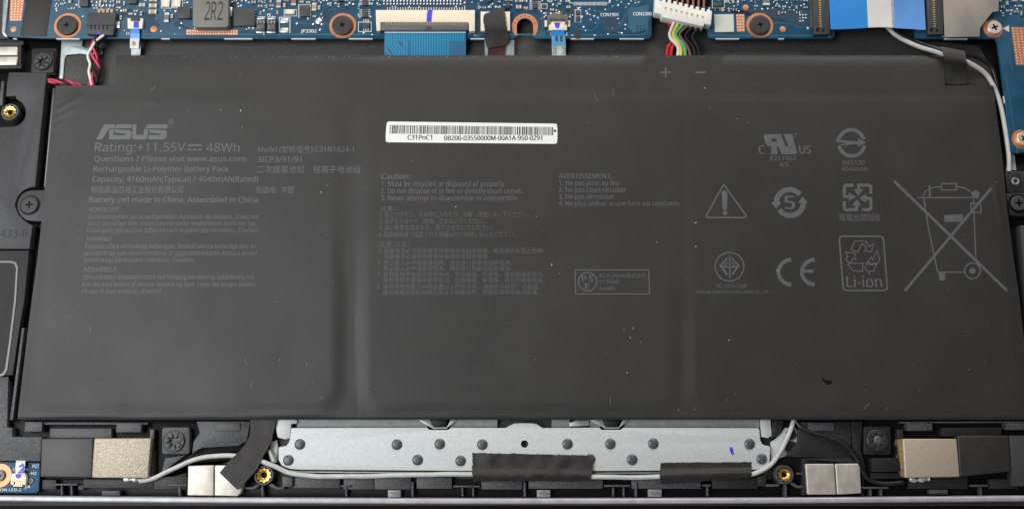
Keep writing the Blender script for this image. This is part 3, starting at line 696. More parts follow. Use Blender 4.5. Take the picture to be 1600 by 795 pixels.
# darker bare laminate patches and raised traces under the mask
q = MB(); zz = ZT + .012
for pts in ([(180, 10), (240, 22), (250, 40), (236, 58), (226, 58), (226, 30), (180, 26)], [(275, 33), (300, 46), (296, 48), (270, 40)], [(455, 40), (500, 34), (500, 55), (455, 55)], [(505, 14), (540, 10), (548, 14), (516, 22), (512, 50), (508, 50)],
            [(944, 26), (960, 26), (978, 30), (974, 42), (966, 50), (942, 50)], [(1108, 14), (1264, 15), (1264, 42), (1245, 42), (1236, 36), (1210, 35), (1150, 14)], [(1112, 50), (1152, 50), (1152, 54), (1112, 54)], [(740, 30), (757, 28), (757, 56), (744, 58)], [(838, 12), (880, 14), (900, 20), (896, 36), (850, 50), (838, 46)],
            [(18, 0), (40, 0), (34, 16), (17, 30)], [(600, 2), (740, 2), (740, 14), (600, 14)]): fill(q, pts, zz)
q.build('bare_laminate', M['pcb_dark'], mbd, smooth=False, kind='stuff')
q = MB(); zz = ZT + .024
for pts, wd in (([(120, 60 - 6), (1000, 60 - 5.5)], 2.5), ([(850, 30), (846, 50), (852, 54), (1006, 54), (1012, 48), (1012, 32)], 1.6), ([(905, 47), (925, 48), (932, 43), (936, 30)], 1.4), ([(945, 42), (958, 48), (970, 40), (976, 24), (996, 0)], 1.6), ([(930, 20), (950, 16), (972, 0)], 1.2), ([(976, 30), (982, 20), (1004, 0)], 1.2),
                ([(840, 34), (850, 24), (872, 20), (896, 10)], 1.2), ([(836, 50), (845, 58)], 1.2), ([(898, 24), (904, 38), (912, 40)], 1.2), ([(460, 33), (474, 37), (482, 38), (520, 38)], 1.5), ([(512, 20), (516, 15), (530, 14), (534, 9)], 1.5), ([(410, 22), (424, 20), (440, 10)], 1.2),
                ([(1110, 56), (1298, 56)], 1.6), ([(1208, 36), (1236, 36.5), (1246, 43), (1262, 43)], 1.2), ([(255, 48), (285, 47)], 1), ([(1572, 120), (1590, 240)], 2.0), ([(1012, 34), (1016, 20)], 1.2), ([(740, 58), (752, 56)], 3), ([(1568, 66), (1578, 92), (1582, 110)], 1.5)):
    stroke(q, pts, wd, zz, step=40)
fill(q, [(982, 14), (1014, 8), (1012, 46), (990, 52), (982, 44)], ZT + .02)
q.build('trace', M['pcb_lite'], mbd, smooth=False, kind='stuff')
# white dashes on the board's front edge
q = MB()
for x0, x1 in ((20, 26), (88, 124), (252, 265), (350, 394), (455, 493), (545, 582), (735, 757), (892, 928), (968, 1006), (1118, 1155), (1216, 1225), (1475, 1512)):
    a, c = U(x0, 60.6, ZT), U(x1, 60.6, ZT); q.add([(a.x, a.y + .05, ZT + .02), (c.x, c.y + .05, ZT + .02), (c.x, c.y - .17, ZT - .08), (a.x, a.y - .17, ZT - .08), (c.x, c.y - .17, 2.3), (a.x, a.y - .17, 2.3)], [[0, 3, 2, 1], [3, 5, 4, 2]])
for p0, p1 in (((1561.5, 76), (1565, 104)), ((1569, 150), (1573, 172))):
    a, c = U(*p0, ZT), U(*p1, ZT); q.add([(a.x - .05, a.y, ZT), (c.x - .05, c.y, ZT), (c.x - .05, c.y, 2.2), (a.x - .05, a.y, 2.2)], [[0, 1, 2, 3]])
q.build('edge_plating', M['silk'], mbd, smooth=False, kind='stuff')
occ = []
def mpart(name, pts, h, m, bev=.06, z0=ZT, parent=None):
    q = MB(); q.prism(pts, z0, ZT + h); o_ = q.build(name, M[m], parent or mbd, bev)
    xs = [p[0] for p in pts]; ys = [p[1] for p in pts]; occ.append((min(xs) - 2, min(ys) - 2, max(xs) + 2, max(ys) + 2)); return o_
# copper rings, pads, test points
def ring(cx, cy, ro, ri, z=ZT + .03, n=48):
    c = U(cx, cy, z); k = MM(cx, cy, z); q = MB(); q.lathe(c, [(ro * k, ZT - .01), (ro * k, z), (ri * k, z), (ri * k, ZT - .01)], n, cap=False)
    occ.append((cx - ro - 1, cy - ro - 1, cx + ro + 1, cy + ro + 1)); return q.build('copper_ring', M['copper'], mbd)
ring(105.5, 40.5, 21, 15); ring(535.5, 40.5, 21, 15); ring(1187, 40, 21, 15); ring(1551.5, 45, 15.5, 8); ring(1597, 218, 16, 8)
q = MB(); q.prism([(807.4, 41.5)] + arc(820.3, 41.5, 12.9, 180, 360, 14)[1:-1] + [(833.2, 41.5), (833, 56)] + [(836, 55.5), (839, 50)] + arc(820.3, 42, 20.3, 0, -180, 18) + [(801.5, 50), (806, 56), (807.6, 56)], ZT, ZT + .03)
q.build('copper_ring', M['copper'], mbd); occ.append((798, 20, 842, 60))
def copper_pad(pts, nx, ny, dots=True):
    p_ = mpart('copper_pad', pts, .03, 'copper', 0)
    q = MB(); a, b_, c, d = (Vector((*p, 0)) for p in pts)
    for i in range(nx):
        for j in range(ny):
            s_, t_ = (i + .5) / nx, (j + .5) / ny; p = a.lerp(b_, s_).lerp(d.lerp(c, s_), t_)
            cc = U(p.x, p.y, ZT + .1); q.lathe(cc, [(.20, ZT + .03), (.17, ZT + .09), (.08, ZT + .12)], 8)
    q.build('solder_dots', M['tin'], p_, kind='stuff')
copper_pad([(16, 0), (37.5, 0), (33.5, 33), (15, 33)], 4, 8); copper_pad([(291, 46.5), (372, 46.5), (371.5, 55), (291, 55)], 20, 2)
copper_pad([(1150, 22.5), (1163, 22.5), (1164, 50), (1151.5, 50)], 3, 6); copper_pad([(1580, 43), (1640, 43), (1648, 102), (1587.5, 102)], 10, 14)
for x, y, r_ in ((21, 46, 4.6), (240, 46, 5.2), (1165, 12, 4.6), (1223, 46, 4.8)):
    c = U(x, y, ZT + .03); q = MB(); k = MM(x, y, ZT); q.lathe(c, [(r_ * k, ZT), (r_ * k, ZT + .03), (r_ * .75 * k, ZT + .05), (.1 * k, ZT + .12)], 24); q.build('test_point', M['copper'], mbd); occ.append((x - 7, y - 7, x + 7, y + 7))
mpart('white_pad', [(1116, 23), (1146, 22.5), (1147, 50), (1117, 50.5)], .05, 'mark', 0)
mpart('arrow_mark', [(1567, 45), (1576.5, 40), (1577, 50.5)], .04, 'mark', 0)
# inductor
ind = mpart('inductor', rrect(301, -34, 357, 43, 5), 2.4, 'inductor', .15)
q = MB()
for d, x0 in (('2', 319), ('R', 329), ('2', 339)): text_mb(q, d, x0, x0 + 8.4, 32, 29, ZT + 2.425)
q.build('inductor_text', M['ink'], ind, smooth=False)
q = MB(); q.box(303, 43.6, 358, 45.2, ZT, ZT + .06); q.box(357.5, -10, 359.2, 45.2, ZT, ZT + .06); q.build('inductor_outline', M['silk'], mbd, smooth=False); occ.append((300, 0, 361, 46))
mpart('inductor_lug', [(355, 10), (363, 12), (362, 26), (355, 25)], .5, 'tin')
# chips with leads
def leads(q, x0, y0, x1, y1, sides, n, ln=2.4, wd=1.3):
    for s_ in sides:
        for i in range(n):
            t = (i + .5) / n
            if s_ in 'lr':
                y = y0 + (y1 - y0) * t; a, b_ = (x0 - ln, x0) if s_ == 'l' else (x1, x1 + ln); q.box(a, y - wd / 2, b_, y + wd / 2, ZT, ZT + .18)
            else:
                x = x0 + (x1 - x0) * t; a, b_ = (y0 - ln, y0) if s_ == 't' else (y1, y1 + ln); q.box(x - wd / 2, a, x + wd / 2, b_, ZT, ZT + .18)
def chip(x0, y0, x1, y1, h=.9, sides='', n=4, txt=None, ln=2.4):
    o_ = mpart('chip', rect(x0, y0, x1, y1), h, 'chip', .05)
    if sides: q = MB(); leads(q, x0, y0, x1, y1, sides, n, ln); q.build('lead', M['tin'], o_, smooth=False, kind='stuff')
    if txt:
        q = MB()
        for i, s_ in enumerate(txt): text_mb(q, s_, x0 + (x1 - x0) * .2, x1 - (x1 - x0) * .2, y0 + (y1 - y0) * (.45 + .3 * i), (y1 - y0) * .2, ZT + h + .02)
        q.build('chip_text', M['chiptext'], o_, smooth=False)
chip(278, 11, 297, 29, .9, 'r', 6); chip(365, 14, 398, 40.5, 1.0, 'rb', 6); chip(468, 9.5, 483.5, 26, .8, 'lr', 5); chip(566, -3, 574, 8.5, .7, 'lr', 4, ln=4.5); chip(566, 14.5, 574, 27, .7, 'lr', 4, ln=4.5)
chip(567, 36, 577, 43.5, .6, 'tb', 4, ln=5.5); chip(124, -8, 137.5, 10, .9, ''); chip(200, -8, 213.5, 5.6, .9); chip(832, 2, 840, 13, .8, 'lr', 4, ln=5); chip(790, 4, 797, 12, .8, 'lr', 1, ln=4); chip(847.5, 8, 853, 12, .5)
chip(900, 17, 906, 23.5, .5); chip(900, 27, 906, 33.8, .5); chip(1114.5, 4.5, 1128.5, 10.5, .9, 'b', 2, ln=6.5); chip(527, -6, 536, 2, .8, 'lr', 3, ln=6); chip(761, -6, 768, 3, .7)
# tantalum capacitors with lettering
for x0 in (400.5, 417):
    o_ = mpart('tantalum_capacitor', rect(x0, 30.5, x0 + 13.5, 49), 1.5, 'chip', .12)
    q = MB(); q.box(x0 - .2, 48, x0 + 13.7, 51.5, ZT, ZT + 1.1); q.box(x0 + 1, 28.6, x0 + 12.5, 30.4, ZT, ZT + 1.0); q.build('terminal', M['tin'], o_, .06)
    q = MB(); zt = ZT + 1.52; stroke(q, [(x0 + 1.6, 32), (x0 + 1.6, 37)], 1.3, zt); stroke(q, [(x0 + 11.8, 32), (x0 + 11.8, 37)], 1.3, zt); stroke(q, [(x0 + 4.3, 34.5), (x0 + 9.3, 34.5)], 1.3, zt); stroke(q, [(x0 + 6.8, 32), (x0 + 6.8, 37)], 1.3, zt)
    text_mb(q, '7C', x0 + 6.6, x0 + 11.8, 44.5, 5, zt); text_mb(q, 'JA', x0 + 1, x0 + 5.6, 44.5, 5, zt)
    q.build('capacitor_text', M['latch'] if 0 else M['ffc_clear'], o_, smooth=False)
for y0, y1 in ((29, 36), (44, 51)): mpart('solder_pad', rrect(438, y0, 450.5, y1, 1.2, 2), .16, 'tin', .05)
q = MB()
for a in ([(436, 27.5), (453, 27.5), (453, 51.5), (452, 51.5)], [(402, 27), (414, 27)], [(418, 27), (431, 27)], [(436.5, 27.5), (436.5, 51)]): stroke(q, a, .9, ZT + .04)
for x0, y0, x1, y1 in ((444, 15.6, 463, 25.5), (898.6, 15.8, 907.6, 35), (845.8, 6.6, 854.8, 13.6), (466.5, 8, 485, 27.5), (252, -3, 268, 13.3), (269.5, -3, 285, 12.8), (123, 0, 139, 11.7), (560, 35, 580, 50), (1113, -2, 1132, 13)): stroke(q, rect(x0, y0, x1, y1), .8, ZT + .04, True)
stroke(q, [(898.6, 25.4), (907.6, 25.4)], .8, ZT + .04); stroke(q, [(827, 14.6), (845, 14.6)], .9, ZT + .04); stroke(q, [(949, 5.5), (953.6, 4), (953.6, -4)], .9, ZT + .04); stroke(q, [(890, -3), (890, 5), (895, 5)], .9, ZT + .04)
for x, y in ((211, 23), (274, 18.5), (395, 45), (481, 30), (568, 52), (765, 11.5), (903.5, 14), (909, 27), (829, 1), (1108, 14), (1262, 45), (860.5, 22), (389, 44.5), (774.5, 11.5)): fill(q, [(x - 2, y - 2), (x + 2.4, y - 1.6), (x, y + 1.8)], ZT + .04)
text_mb(q, 'JP3302', 470, 494.5, 51.4, 5, ZT + .04, bold=.012); text_mb(q, 'CON1901', 938.5, 966, 26, 5.2, ZT + .04, bold=.012); text_mb(q, 'CON3300', 989.5, 1018, 24.6, 5.2, ZT + .04, bold=.012)
text_mb(q, 'CC', 197, 204, 54.5, 4, ZT + .04, bold=.012); text_mb(q, 'C', 859.5, 863, 55.6, 4.6, ZT + .04); text_mb(q, '2', 882.5, 887, 55.6, 4.6, ZT + .04); text_mb(q, '12', 882.5, 888, 3.5, 5, ZT + .04)
q.build('silkscreen_print', M['silk'], mbd, smooth=False, kind='stuff')
# ceramic capacitors and resistors: one of each kind, then copies that share its mesh
def smd(name, body, sx=1.0, sy=.55, h=.5, endm='tin'):
    q = MB(); at = U(-300, -100, ZT)
    for x0, x1, mi, zz, yy in ((-.5, -.27, 1, h, .5), (-.27, .27, 0, h * .97, .48), (.27, .5, 1, h, .5)):
        v = [(x0, -yy, 0), (x1, -yy, 0), (x1, yy, 0), (x0, yy, 0)]
        v = [Vector(p) for p in v] + [Vector((p[0], p[1], zz)) for p in v]
        q.add(v, [[3, 2, 1, 0], [4, 5, 6, 7], [0, 1, 5, 4], [1, 2, 6, 5], [2, 3, 7, 6], [3, 0, 4, 7]], mi)
    me = bpy.data.meshes.new(name); me.from_pydata([Vector(p) * S for p in q.v], [], q.f)
    for m_ in (body, endm): me.materials.append(M[m_])
    me.polygons.foreach_set('material_index', q.m); return me
SMD = {'tan': smd('ceramic_capacitor', 'tan'), 'brown': smd('ceramic_capacitor', 'brown'), 'black': smd('chip_resistor', 'chip', h=.35), 'white': smd('inductor_chip', 'cream', endm='tin'), 'grey': smd('ceramic_capacitor', 'inductor')}
def place(kind, cx, cy, wpx, hpx, z=.6, rot=0):
    k = MM(cx, cy, ZT); o_ = bpy.data.objects.new(SMD[kind].name.split('.')[0], SMD[kind]); COL.objects.link(o_); o_.parent = mbd
    o_.location = (U(cx, cy, ZT) - WORLD[mbd.name]) * S
    if hpx > wpx: wpx, hpx = hpx, wpx; rot += 90
    o_.scale = (wpx * k, hpx * k, z / .5); o_.rotation_euler = (0, 0, R(rot)); occ.append((cx - wpx / 2 - 1.5, cy - wpx / 2 - 1.5, cx + wpx / 2 + 1.5, cy + wpx / 2 + 1.5))
for a in (('tan', 240.5, 1, 12, 6.5), ('tan', 240, 10.5, 12, 6.5), ('tan', 239.5, 20, 12, 7), ('grey', 261.5, 29, 7, 16), ('tan', 223, 9.5, 9, 6), ('white', 259.5, 7, 13, 12), ('white', 276.5, 7, 13, 12), ('brown', 436, 8, 7, 12), ('brown', 459.5, 4, 7.5, 13), ('tan', 491.5, 12.5, 7, 13),
          ('white', 453.5, 20.5, 15, 7), ('tan', 810.5, 12.5, 8, 6), ('grey', 809.5, 3, 9, 4), ('grey', 819.5, 3, 9, 4), ('grey', 1196.5, 3, 11, 15), ('tan', 196, 18, 6, 4), ('brown', 397, 5, 6, 4), ('tan', 445, 10, 4, 6), ('tan', 499, 13.5, 4, 6), ('tan', 888, 12.5, 6, 4), ('tan', 110.5, 3, 4, 7),
          ('tan', 269.5, 27, 3.5, 6), ('tan', 482, 5.5, 6, 3), ('tan', 1560, 2.5, 6, 4), ('black', 1566, 12, 5, 4), ('tan', 1584, 2, 7, 4), ('white', 1597, 1, 6, 5), ('black', 1598, 22, 8, 7), ('tan', 186, 5, 6, 4), ('black', 780, 2, 5, 6), ('tan', 795, 1, 12, 4)): place(*a)
# connector, sockets
c_ = mpart('socket', [(136, 20), (181.5, 20), (176.5, 55.5), (135, 53)], 1.6, 'chip', .12)
q = MB(); zt = ZT + 1.62; stroke(q, [(135.5, 40), (178, 40)], .9, zt)
for x in (142.5, 149, 155, 161.5, 168): stroke(q, [(x, 40), (x - .5, 47)], 1.6, zt)
q.build('socket_slot', M['void'], c_, smooth=False)
q = MB(); fill(q, [(152, 33), (161, 33), (160, 41), (152, 41)], zt + .01); q.build('ink_mark', M['purplemark'], c_, smooth=False)
q = MB()
for x in (155, 161.5, 168, 174.5): q.box(x - 2.6, 14.3, x + 2.0, 20, ZT, ZT + .5)
q.build('pin', M['tan'], c_, .05, kind='stuff')
mpart('solder_tab', rect(180.5, 34, 187, 44), .5, 'tin')
q = MB(); q.box(152, 50, 158, 53.5, ZT + 1.6, ZT + 1.66); q.build('ink_mark', M['bluemark'], c_, smooth=False)
c_ = mpart('ribbon_socket', [(199, 29), (223.5, 29), (222, 45), (199.5, 45)], .9, 'cream', .08)
q = MB(); fill(q, [(209, 34), (217, 34), (217, 44), (208.5, 44)], ZT + .93); q.build('ink_mark', M['bluemark'], c_, smooth=False)
q = MB(); q.box(204, 29, 219, 33.4, ZT + .5, ZT + 1.0); q.build('latch', M['chip'], c_, .05)
# wide ribbon socket
c_ = mpart('wide_ribbon_socket', [(587, 16), (742, 16), (742, 49), (733, 49), (732.5, 35), (594.5, 35), (594.5, 48), (588.5, 49), (587.5, 36)], 1.7, 'cream', .12)
q = MB(); q.box(595, 36.5, 731.5, 47.6, ZT + .3, ZT + 1.5); q.build('latch', M['latch'], c_, .12)
q = MB()
for i in range(31): x = 603.5 + i * 4.02; q.box(x - .7, 34.5, x + .9, 39.4, ZT + 1.2, ZT + 1.58)
q.build('contact', M['gold'], c_, smooth=False, kind='stuff')
q = MB()
for i in range(31): x = 605.5 + i * 4.02; q.box(x - .8, 12, x + .8, 16.2, ZT, ZT + .4)
q.build('pin', M['tin'], c_, smooth=False, kind='stuff')
q = MB(); fill(q, [(668, 16.3), (676, 16.3), (675, 26), (674.2, 34.6), (666.5, 34.6), (667, 24)], ZT + 1.73); q.build('ink_mark', M['bluemark'], c_, smooth=False)
q = MB(); fill(q, [(665, 42.5), (675.5, 42.5), (674, 46), (670, 47.4), (666.5, 46)], ZT + 1.53); q.build('ink_mark', M['purplemark'], c_, smooth=False)
c_ = mpart('ribbon_socket', [(751, 18.5), (797, 18.5), (797, 48), (792, 48.5), (751, 48.5)], 1.2, 'cream', .1)
# small ribbon socket
c_ = mpart('ribbon_socket', [(857, 34), (886.5, 34), (886, 47.6), (857.5, 47.6)], .9, 'cream', .08)
q = MB(); q.prism([(855, 24), (888, 24), (887, 38), (883, 38), (882, 31), (861, 31), (860, 38), (856, 38)], ZT, ZT + 1.2); q.build('latch', M['latch'], c_, .08)
q = MB()
for i in range(6): q.box(864 + i * 2.5, 20, 865.3 + i * 2.5, 24, ZT, ZT + .4); q.box(864 + i * 2.5, 31, 865.2 + i * 2.5, 36, ZT + .9, ZT + 1.0)
q.build('pin', M['gold'], c_, smooth=False, kind='stuff')
q = MB(); fill(q, [(866, 36), (875, 36), (874, 42), (871.5, 45), (868, 43)], ZT + 1.02); q.build('ink_mark', M['bluemark'], c_, smooth=False)
for x0 in (851, 887): q = MB(); q.box(x0, 32, x0 + 4, 42, ZT, ZT + .5); q.build('solder_tab', M['cream'], c_, .05)
mpart('ink_blot', [(899.5, 47), (905.5, 47.2), (907, 50), (907, 61), (899.5, 61), (898.5, 50)], .04, 'ink', 0)
# fine pitch comb beside it
q = MB()
for i in range(26): x = 896.8 + i * 2.02; q.box(x - .55, 3.6, x + .55, 9, ZT, ZT + .15)
q.build('solder_comb', M['tin'], mbd, smooth=False, kind='stuff'); occ.append((894, 0, 950, 11))
# two upright board sockets for the wide blue cable
for x0, x1, dx in ((1268.5, 1296, 0), (1446.5, 1473.5, 0)):
    c_ = mpart('edge_socket', [(x0 - 2, -60), (x1 - 2, -60), (x1 + 1, 54), (x0 + 4, 54)], 1.8, 'chip', .12)
    q = MB()
    for i in range(26):
        y = -50 + i * 3.62
        sh = (y + 60) / 114 * 4
        q.box(x0 + 9 + sh * .8, y, x0 + 12.5 + sh * .8, y + 1.7, ZT + 1.8, ZT + 1.88)
        if dx == 0 and x0 < 1300: q.box(x0 - 5 + sh, y, x0 - 1.5 + sh, y + 1.8, ZT, ZT + .4)
    q.build('pin', M['gold'], c_, smooth=False, kind='stuff')
    q = MB(); q.box(x0 + 7, 44, x0 + 11, 50, ZT + 1.8, ZT + 1.86); q.box(x0 + 16, 46, x0 + 19, 50, ZT + 1.8, ZT + 1.86); q.build('socket_slot', M['void'], c_, smooth=False)
    q = MB(); stroke(q, [(x0 + 1, 44), (x0 + 2, 57), (x1 + 1, 57)], 1.3, ZT + .04); q.build('silkscreen_print', M['silk'], mbd, smooth=False, kind='stuff')
mpart('board_tape', [(40.5, -40), (84, -40), (80.5, 0), (72, 57), (31, 57), (40, 6)], .12, 'tape', .03)
# vias, test pads and tiny parts scattered in between
def free(x, y, r_=2.2): return not any(a - r_ < x < c + r_ and b_ - r_ < y < d + r_ for a, b_, c, d in occ)
inb = lambda x, y: (20 < x < 1000 and y < 56 and not (560 > x > 505 and y > 10)) or (1120 < x < 1262 and y < 22) or (1545 < x < 1596 and y < 24)
occ += [(28, -5, 86, 58), (455, 42, 497, 54), (936, 18, 1020, 28), (1298, -5, 1560, 60), (1020, -5, 1112, 60), (980, 10, 1018, 52)]
q = MB(); nv = 0; rv = random.Random(21)
spots = [(x, y) for y in (2.2, 6.6) for x in [600 + 5.2 * i for i in range(24)]] + [(145 + i * 5.4, 8.8) for i in range(9)] + [(80 + rv.random() * 10, 4 + rv.random() * 42) for _ in range(70)] + [(330 + rv.random() * 60, rv.random() * 12) for _ in range(40)] + \
        [(884, 25), (886, 33), (887, 42), (923, 31), (933, 31), (922, 40), (932, 40), (912, 43), (921, 15), (957, 44), (967, 39), (967, 51), (978, 12), (986, 2), (930, 17), (916, 18)] + [(977 + 4.5 * i, 41 + 5 * j) for i in (0, 1) for j in (0, 1)] + [(1250 + 4.6 * i, 24 + 4.6 * j) for i in (0, 1, 2) for j in (0, 1, 2)]
spots += [(rv.uniform(85, 1000) if rv.random() < .8 else rv.uniform(1120, 1262), 56 * rv.random() ** 1.7) for _ in range(900)] + [(rv.uniform(1545, 1598), rv.uniform(0, 24)) for _ in range(40)]
put = []
for k, (x, y) in enumerate(spots):
    if nv > 640: break
    special = k < 140
    if free(x, y, .6 if special else 1.6) and (inb(x, y) or k < 210) and not any((x - a) ** 2 + (y - b_) ** 2 < (6 if special else 20) for a, b_ in put):
        if not special and y > 30 and rv.random() < .5: continue
        r_ = rv.choice((.9, 1.2, 1.4, 1.7)) if not special else 1.4; c = U(x, y, ZT); k_ = MM(x, y, ZT) * r_
        if rv.random() < .75 or special: q.lathe(c, [(k_, ZT), (k_ * .9, ZT + .08), (k_ * .4, ZT + .14)], 8)
        else: q.box(x - r_, y - r_ * .7, x + r_, y + r_ * .7, ZT, ZT + .15)
        put.append((x, y)); nv += 1
q.build('solder_via', M['tin'], mbd, kind='stuff')
n_ = 0
for _ in range(4000):
    if n_ >= 95: break
    x = rv.choice((rv.uniform(86, 300), rv.uniform(320, 600), rv.uniform(745, 900), rv.uniform(1128, 1260), rv.uniform(1556, 1596))); y = rv.random() ** 1.6 * 30
    if free(x, y, 3.2) and inb(x, y):
        a_ = rv.choice((5, 6)); b_ = a_ * .55
        if rv.random() < .5: a_, b_ = b_, a_
        place(rv.choice(('tan', 'tan', 'black', 'brown', 'grey')), x, y, a_, b_, .4); n_ += 1
q = MB(); c = U(498, 34, ZT); q.lathe(c, [(.95, ZT), (.85, ZT + .3), (.4, ZT + .5), (.1, ZT + .53)], 20); q.build('solder_blob', M['tin'], mbd)
q = MB()
for i in range(3):
    for j in range(3): x, y = 995.5 + i * 5.3, 41.5 + j * 4.2; fill(q, arc(x, y, 1.0, 0, 315, 7), ZT + .05)
for k in range(7): t = R(-160 + k * 140 / 6 * 1.0); fill(q, arc(820.3 + 16.6 * math.cos(t), 42 + 16.6 * math.sin(t), .9, 0, 315, 7), ZT + .05)
q.build('via_hole', M['void'], mbd, smooth=False, kind='stuff')

# ------------------------------------------------------------------ screws
def screw_mesh(r, h, m, parent, slot=.5, dark='void', arm=.13):
    """round head about the parent's origin with a real cross recess"""
    o0 = WORLD[parent.name]; al, aw = slot * r, arm * r
    plus = [(al, -aw), (al, aw), (aw, aw), (aw, al), (-aw, al), (-aw, aw), (-al, aw), (-al, -aw), (-aw, -aw), (-aw, -al), (aw, -al), (aw, -aw)]
    ang = [math.atan2(y, x) for x, y in plus]
    v = []; f = []
    v += [(x, y, h) for x, y in plus]                                   # 0..11 rim of the recess
    rr = [.72 * r] * 12
    v += [(rr[i] * math.cos(ang[i]), rr[i] * math.sin(ang[i]), h) for i in range(12)]
    N = 48; full = []
    for i in range(12):
        a0 = ang[i]; a1 = ang[(i + 1) % 12]
        while a1 < a0: a1 += 2 * math.pi
        full += [a0 + (a1 - a0) * k / 4 for k in range(4)]
    rings = [(.93 * r, h), (.985 * r, h * .9), (r, h * .72), (r, 0)]
    for q_, z in rings: v += [(q_ * math.cos(a), q_ * math.sin(a), z) for a in full]
    for i in range(12):
        j = (i + 1) % 12; f.append([i, 12 + i, 12 + j, j])
        f.append([12 + i] + [24 + 4 * i + k for k in range(4)] + [24 + (4 * i + 4) % N, 12 + j])
    for q_ in range(3):
        for k in range(N): a = 24 + q_ * N + k; b_ = 24 + q_ * N + (k + 1) % N; f.append([a, a + N, b_ + N, b_])
    hd = MB(); hd.add([Vector(p) + o0 for p in v], f); hd.build('head', m, parent)
    rc = MB(); dp = max(.06, h - .35)
    w_ = [Vector((x, y, h)) + o0 for x, y in plus] + [Vector((x * .8, y * .8, dp)) + o0 for x, y in plus]
    rc.add(w_, [[i, (i + 1) % 12, 12 + (i + 1) % 12, 12 + i] for i in range(12)] + [list(range(12, 24))]); rc.build('cross_slot', M[dark] if isinstance(dark, str) else dark, parent)
s1 = thing('screw', 'flat black screw in the copper ring left of the black socket with the twisted wires', 'screw', (106, 41, ZT + .03), 'black screws holding the motherboard')
screw_mesh(MM(0, 40, ZT) * 16.2, .75, M['screw_black'], s1, .26, arm=.07); s1.rotation_euler = (0, 0, .25)
dup(s1, (535.5, 41, ZT + .03), 'flat black screw in the copper ring left of the wide cream ribbon socket', rot=.5)
dup(s1, (1187, 40.5, ZT + .03), 'flat black screw in the copper ring beside the pale square pad', rot=.15)
s2 = thing('screw', 'pale nickel screw at the corner of the grey shielding foil, next to the white arrow', 'screw', (1552, 45, ZT + .03)); screw_mesh(MM(0, 45, ZT) * 11, .9, M['screw_white'], s2, .5, arm=.13); s2.rotation_euler = (0, 0, .4)
s3 = thing('screw', 'yellowish screw in a copper ring at the right edge of the picture', 'screw', (1598, 218, ZT + .03)); screw_mesh(MM(0, 218, ZT) * 11, .9, M['screw_gold'], s3, .5, arm=.13); s3.rotation_euler = (0, 0, .7)
s4 = thing('screw', 'black screw holding the left mounting ear of the battery', 'screw', (47, 320.5, 3.1)); screw_mesh(MM(0, 320, 3.1) * 13.4, .5, M['screw_black'], s4, .42, arm=.1); s4.rotation_euler = (0, 0, .1)
s5 = thing('screw', 'dark grey screw holding the right mounting ear of the battery', 'screw', (1590.5, 318, 3.1)); screw_mesh(MM(0, 318, 3.1) * 12, .6, M['chip'], s5, .48, arm=.12)

# ------------------------------------------------------------------ tubes
def cable(name, pts, rmm, m, parent=None, n=10, k=8, **kw):
    P = spline([U(*p) for p in pts], k)
    P = [p + Vector((0, mnoise.noise(p * .22), mnoise.noise(p * .17 + Vector((5, 5, 5))))) * .16 for p in P]
    q = MB(); q.tube(P, rmm, n); return q.build(name, M[m], parent, **kw)
tag(cable('coax_cable', [(1375, 30, 3.4), (1388, 44, 3.0), (1402, 57, 2.8), (1432, 72, 3.4), (1470, 84, 4.6), (1490, 89, 4.8), (1510, 97, 4.6), (1536, 112, 3.2), (1552, 134, 2.6), (1563, 165, 2.4), (1571, 205, 2.4), (1576, 240, 2.2), (1576.5, 268, 2.0)], .62, 'coax'),
    'grey antenna cable curving from under the wide blue ribbon to the right edge', 'cable')
tag(cable('coax_cable', [(1385, 40, 2.4), (1400, 50, 2.2), (1425, 63, 2.2), (1455, 74, 3.0), (1480, 79, 4.4), (1508, 85, 4.2), (1532, 93, 2.6), (1549, 106, 2.0), (1557, 130, 1.6), (1562, 160, 1.4), (1570, 205, 1.2), (1573, 245, 1.0)], .55, 'coax_black'),
    'black antenna cable running alongside the grey one at the upper right', 'cable')
tag(cable('coax_cable', [(218, 751, 2.4), (240, 747, 2.6), (270, 732, 2.8), (300, 719, 3.2), (330, 713, 3.4), (360, 711.5, 3.4), (395, 716, 3.3), (425, 726, 3.2), (450, 737, 3.0), (475, 742.5, 2.9), (520, 744, 2.8), (600, 742.5, 2.8), (680, 740.5, 2.8), (740, 740.5, 2.8), (830, 742, 2.8), (925, 744.5, 2.8), (1000, 745, 2.8), (1060, 744, 2.8), (1120, 742.5, 2.8), (1165, 741, 2.8), (1185, 736.5, 2.9), (1205, 725, 3.0), (1220, 704, 3.0), (1230, 684, 2.8), (1238, 664, 2.2), (1241, 652, 1.6)], .62, 'coax'),
    'long grey antenna cable along the lower edge, passing under all the black tapes', 'cable')
tag(cable('coax_cable', [(1412, 752, 2.2), (1380, 755, 2.4), (1358, 749, 2.6), (1346, 734, 2.8), (1338, 716, 2.9), (1326, 700, 2.8), (1310, 690, 2.6), (1288, 681, 2.5), (1268, 676, 2.4), (1252, 668, 2.2), (1243, 656, 1.6)], .55, 'coax_black'),
    'thin black antenna cable looping round the right magnet pair to the bronze block', 'cable')
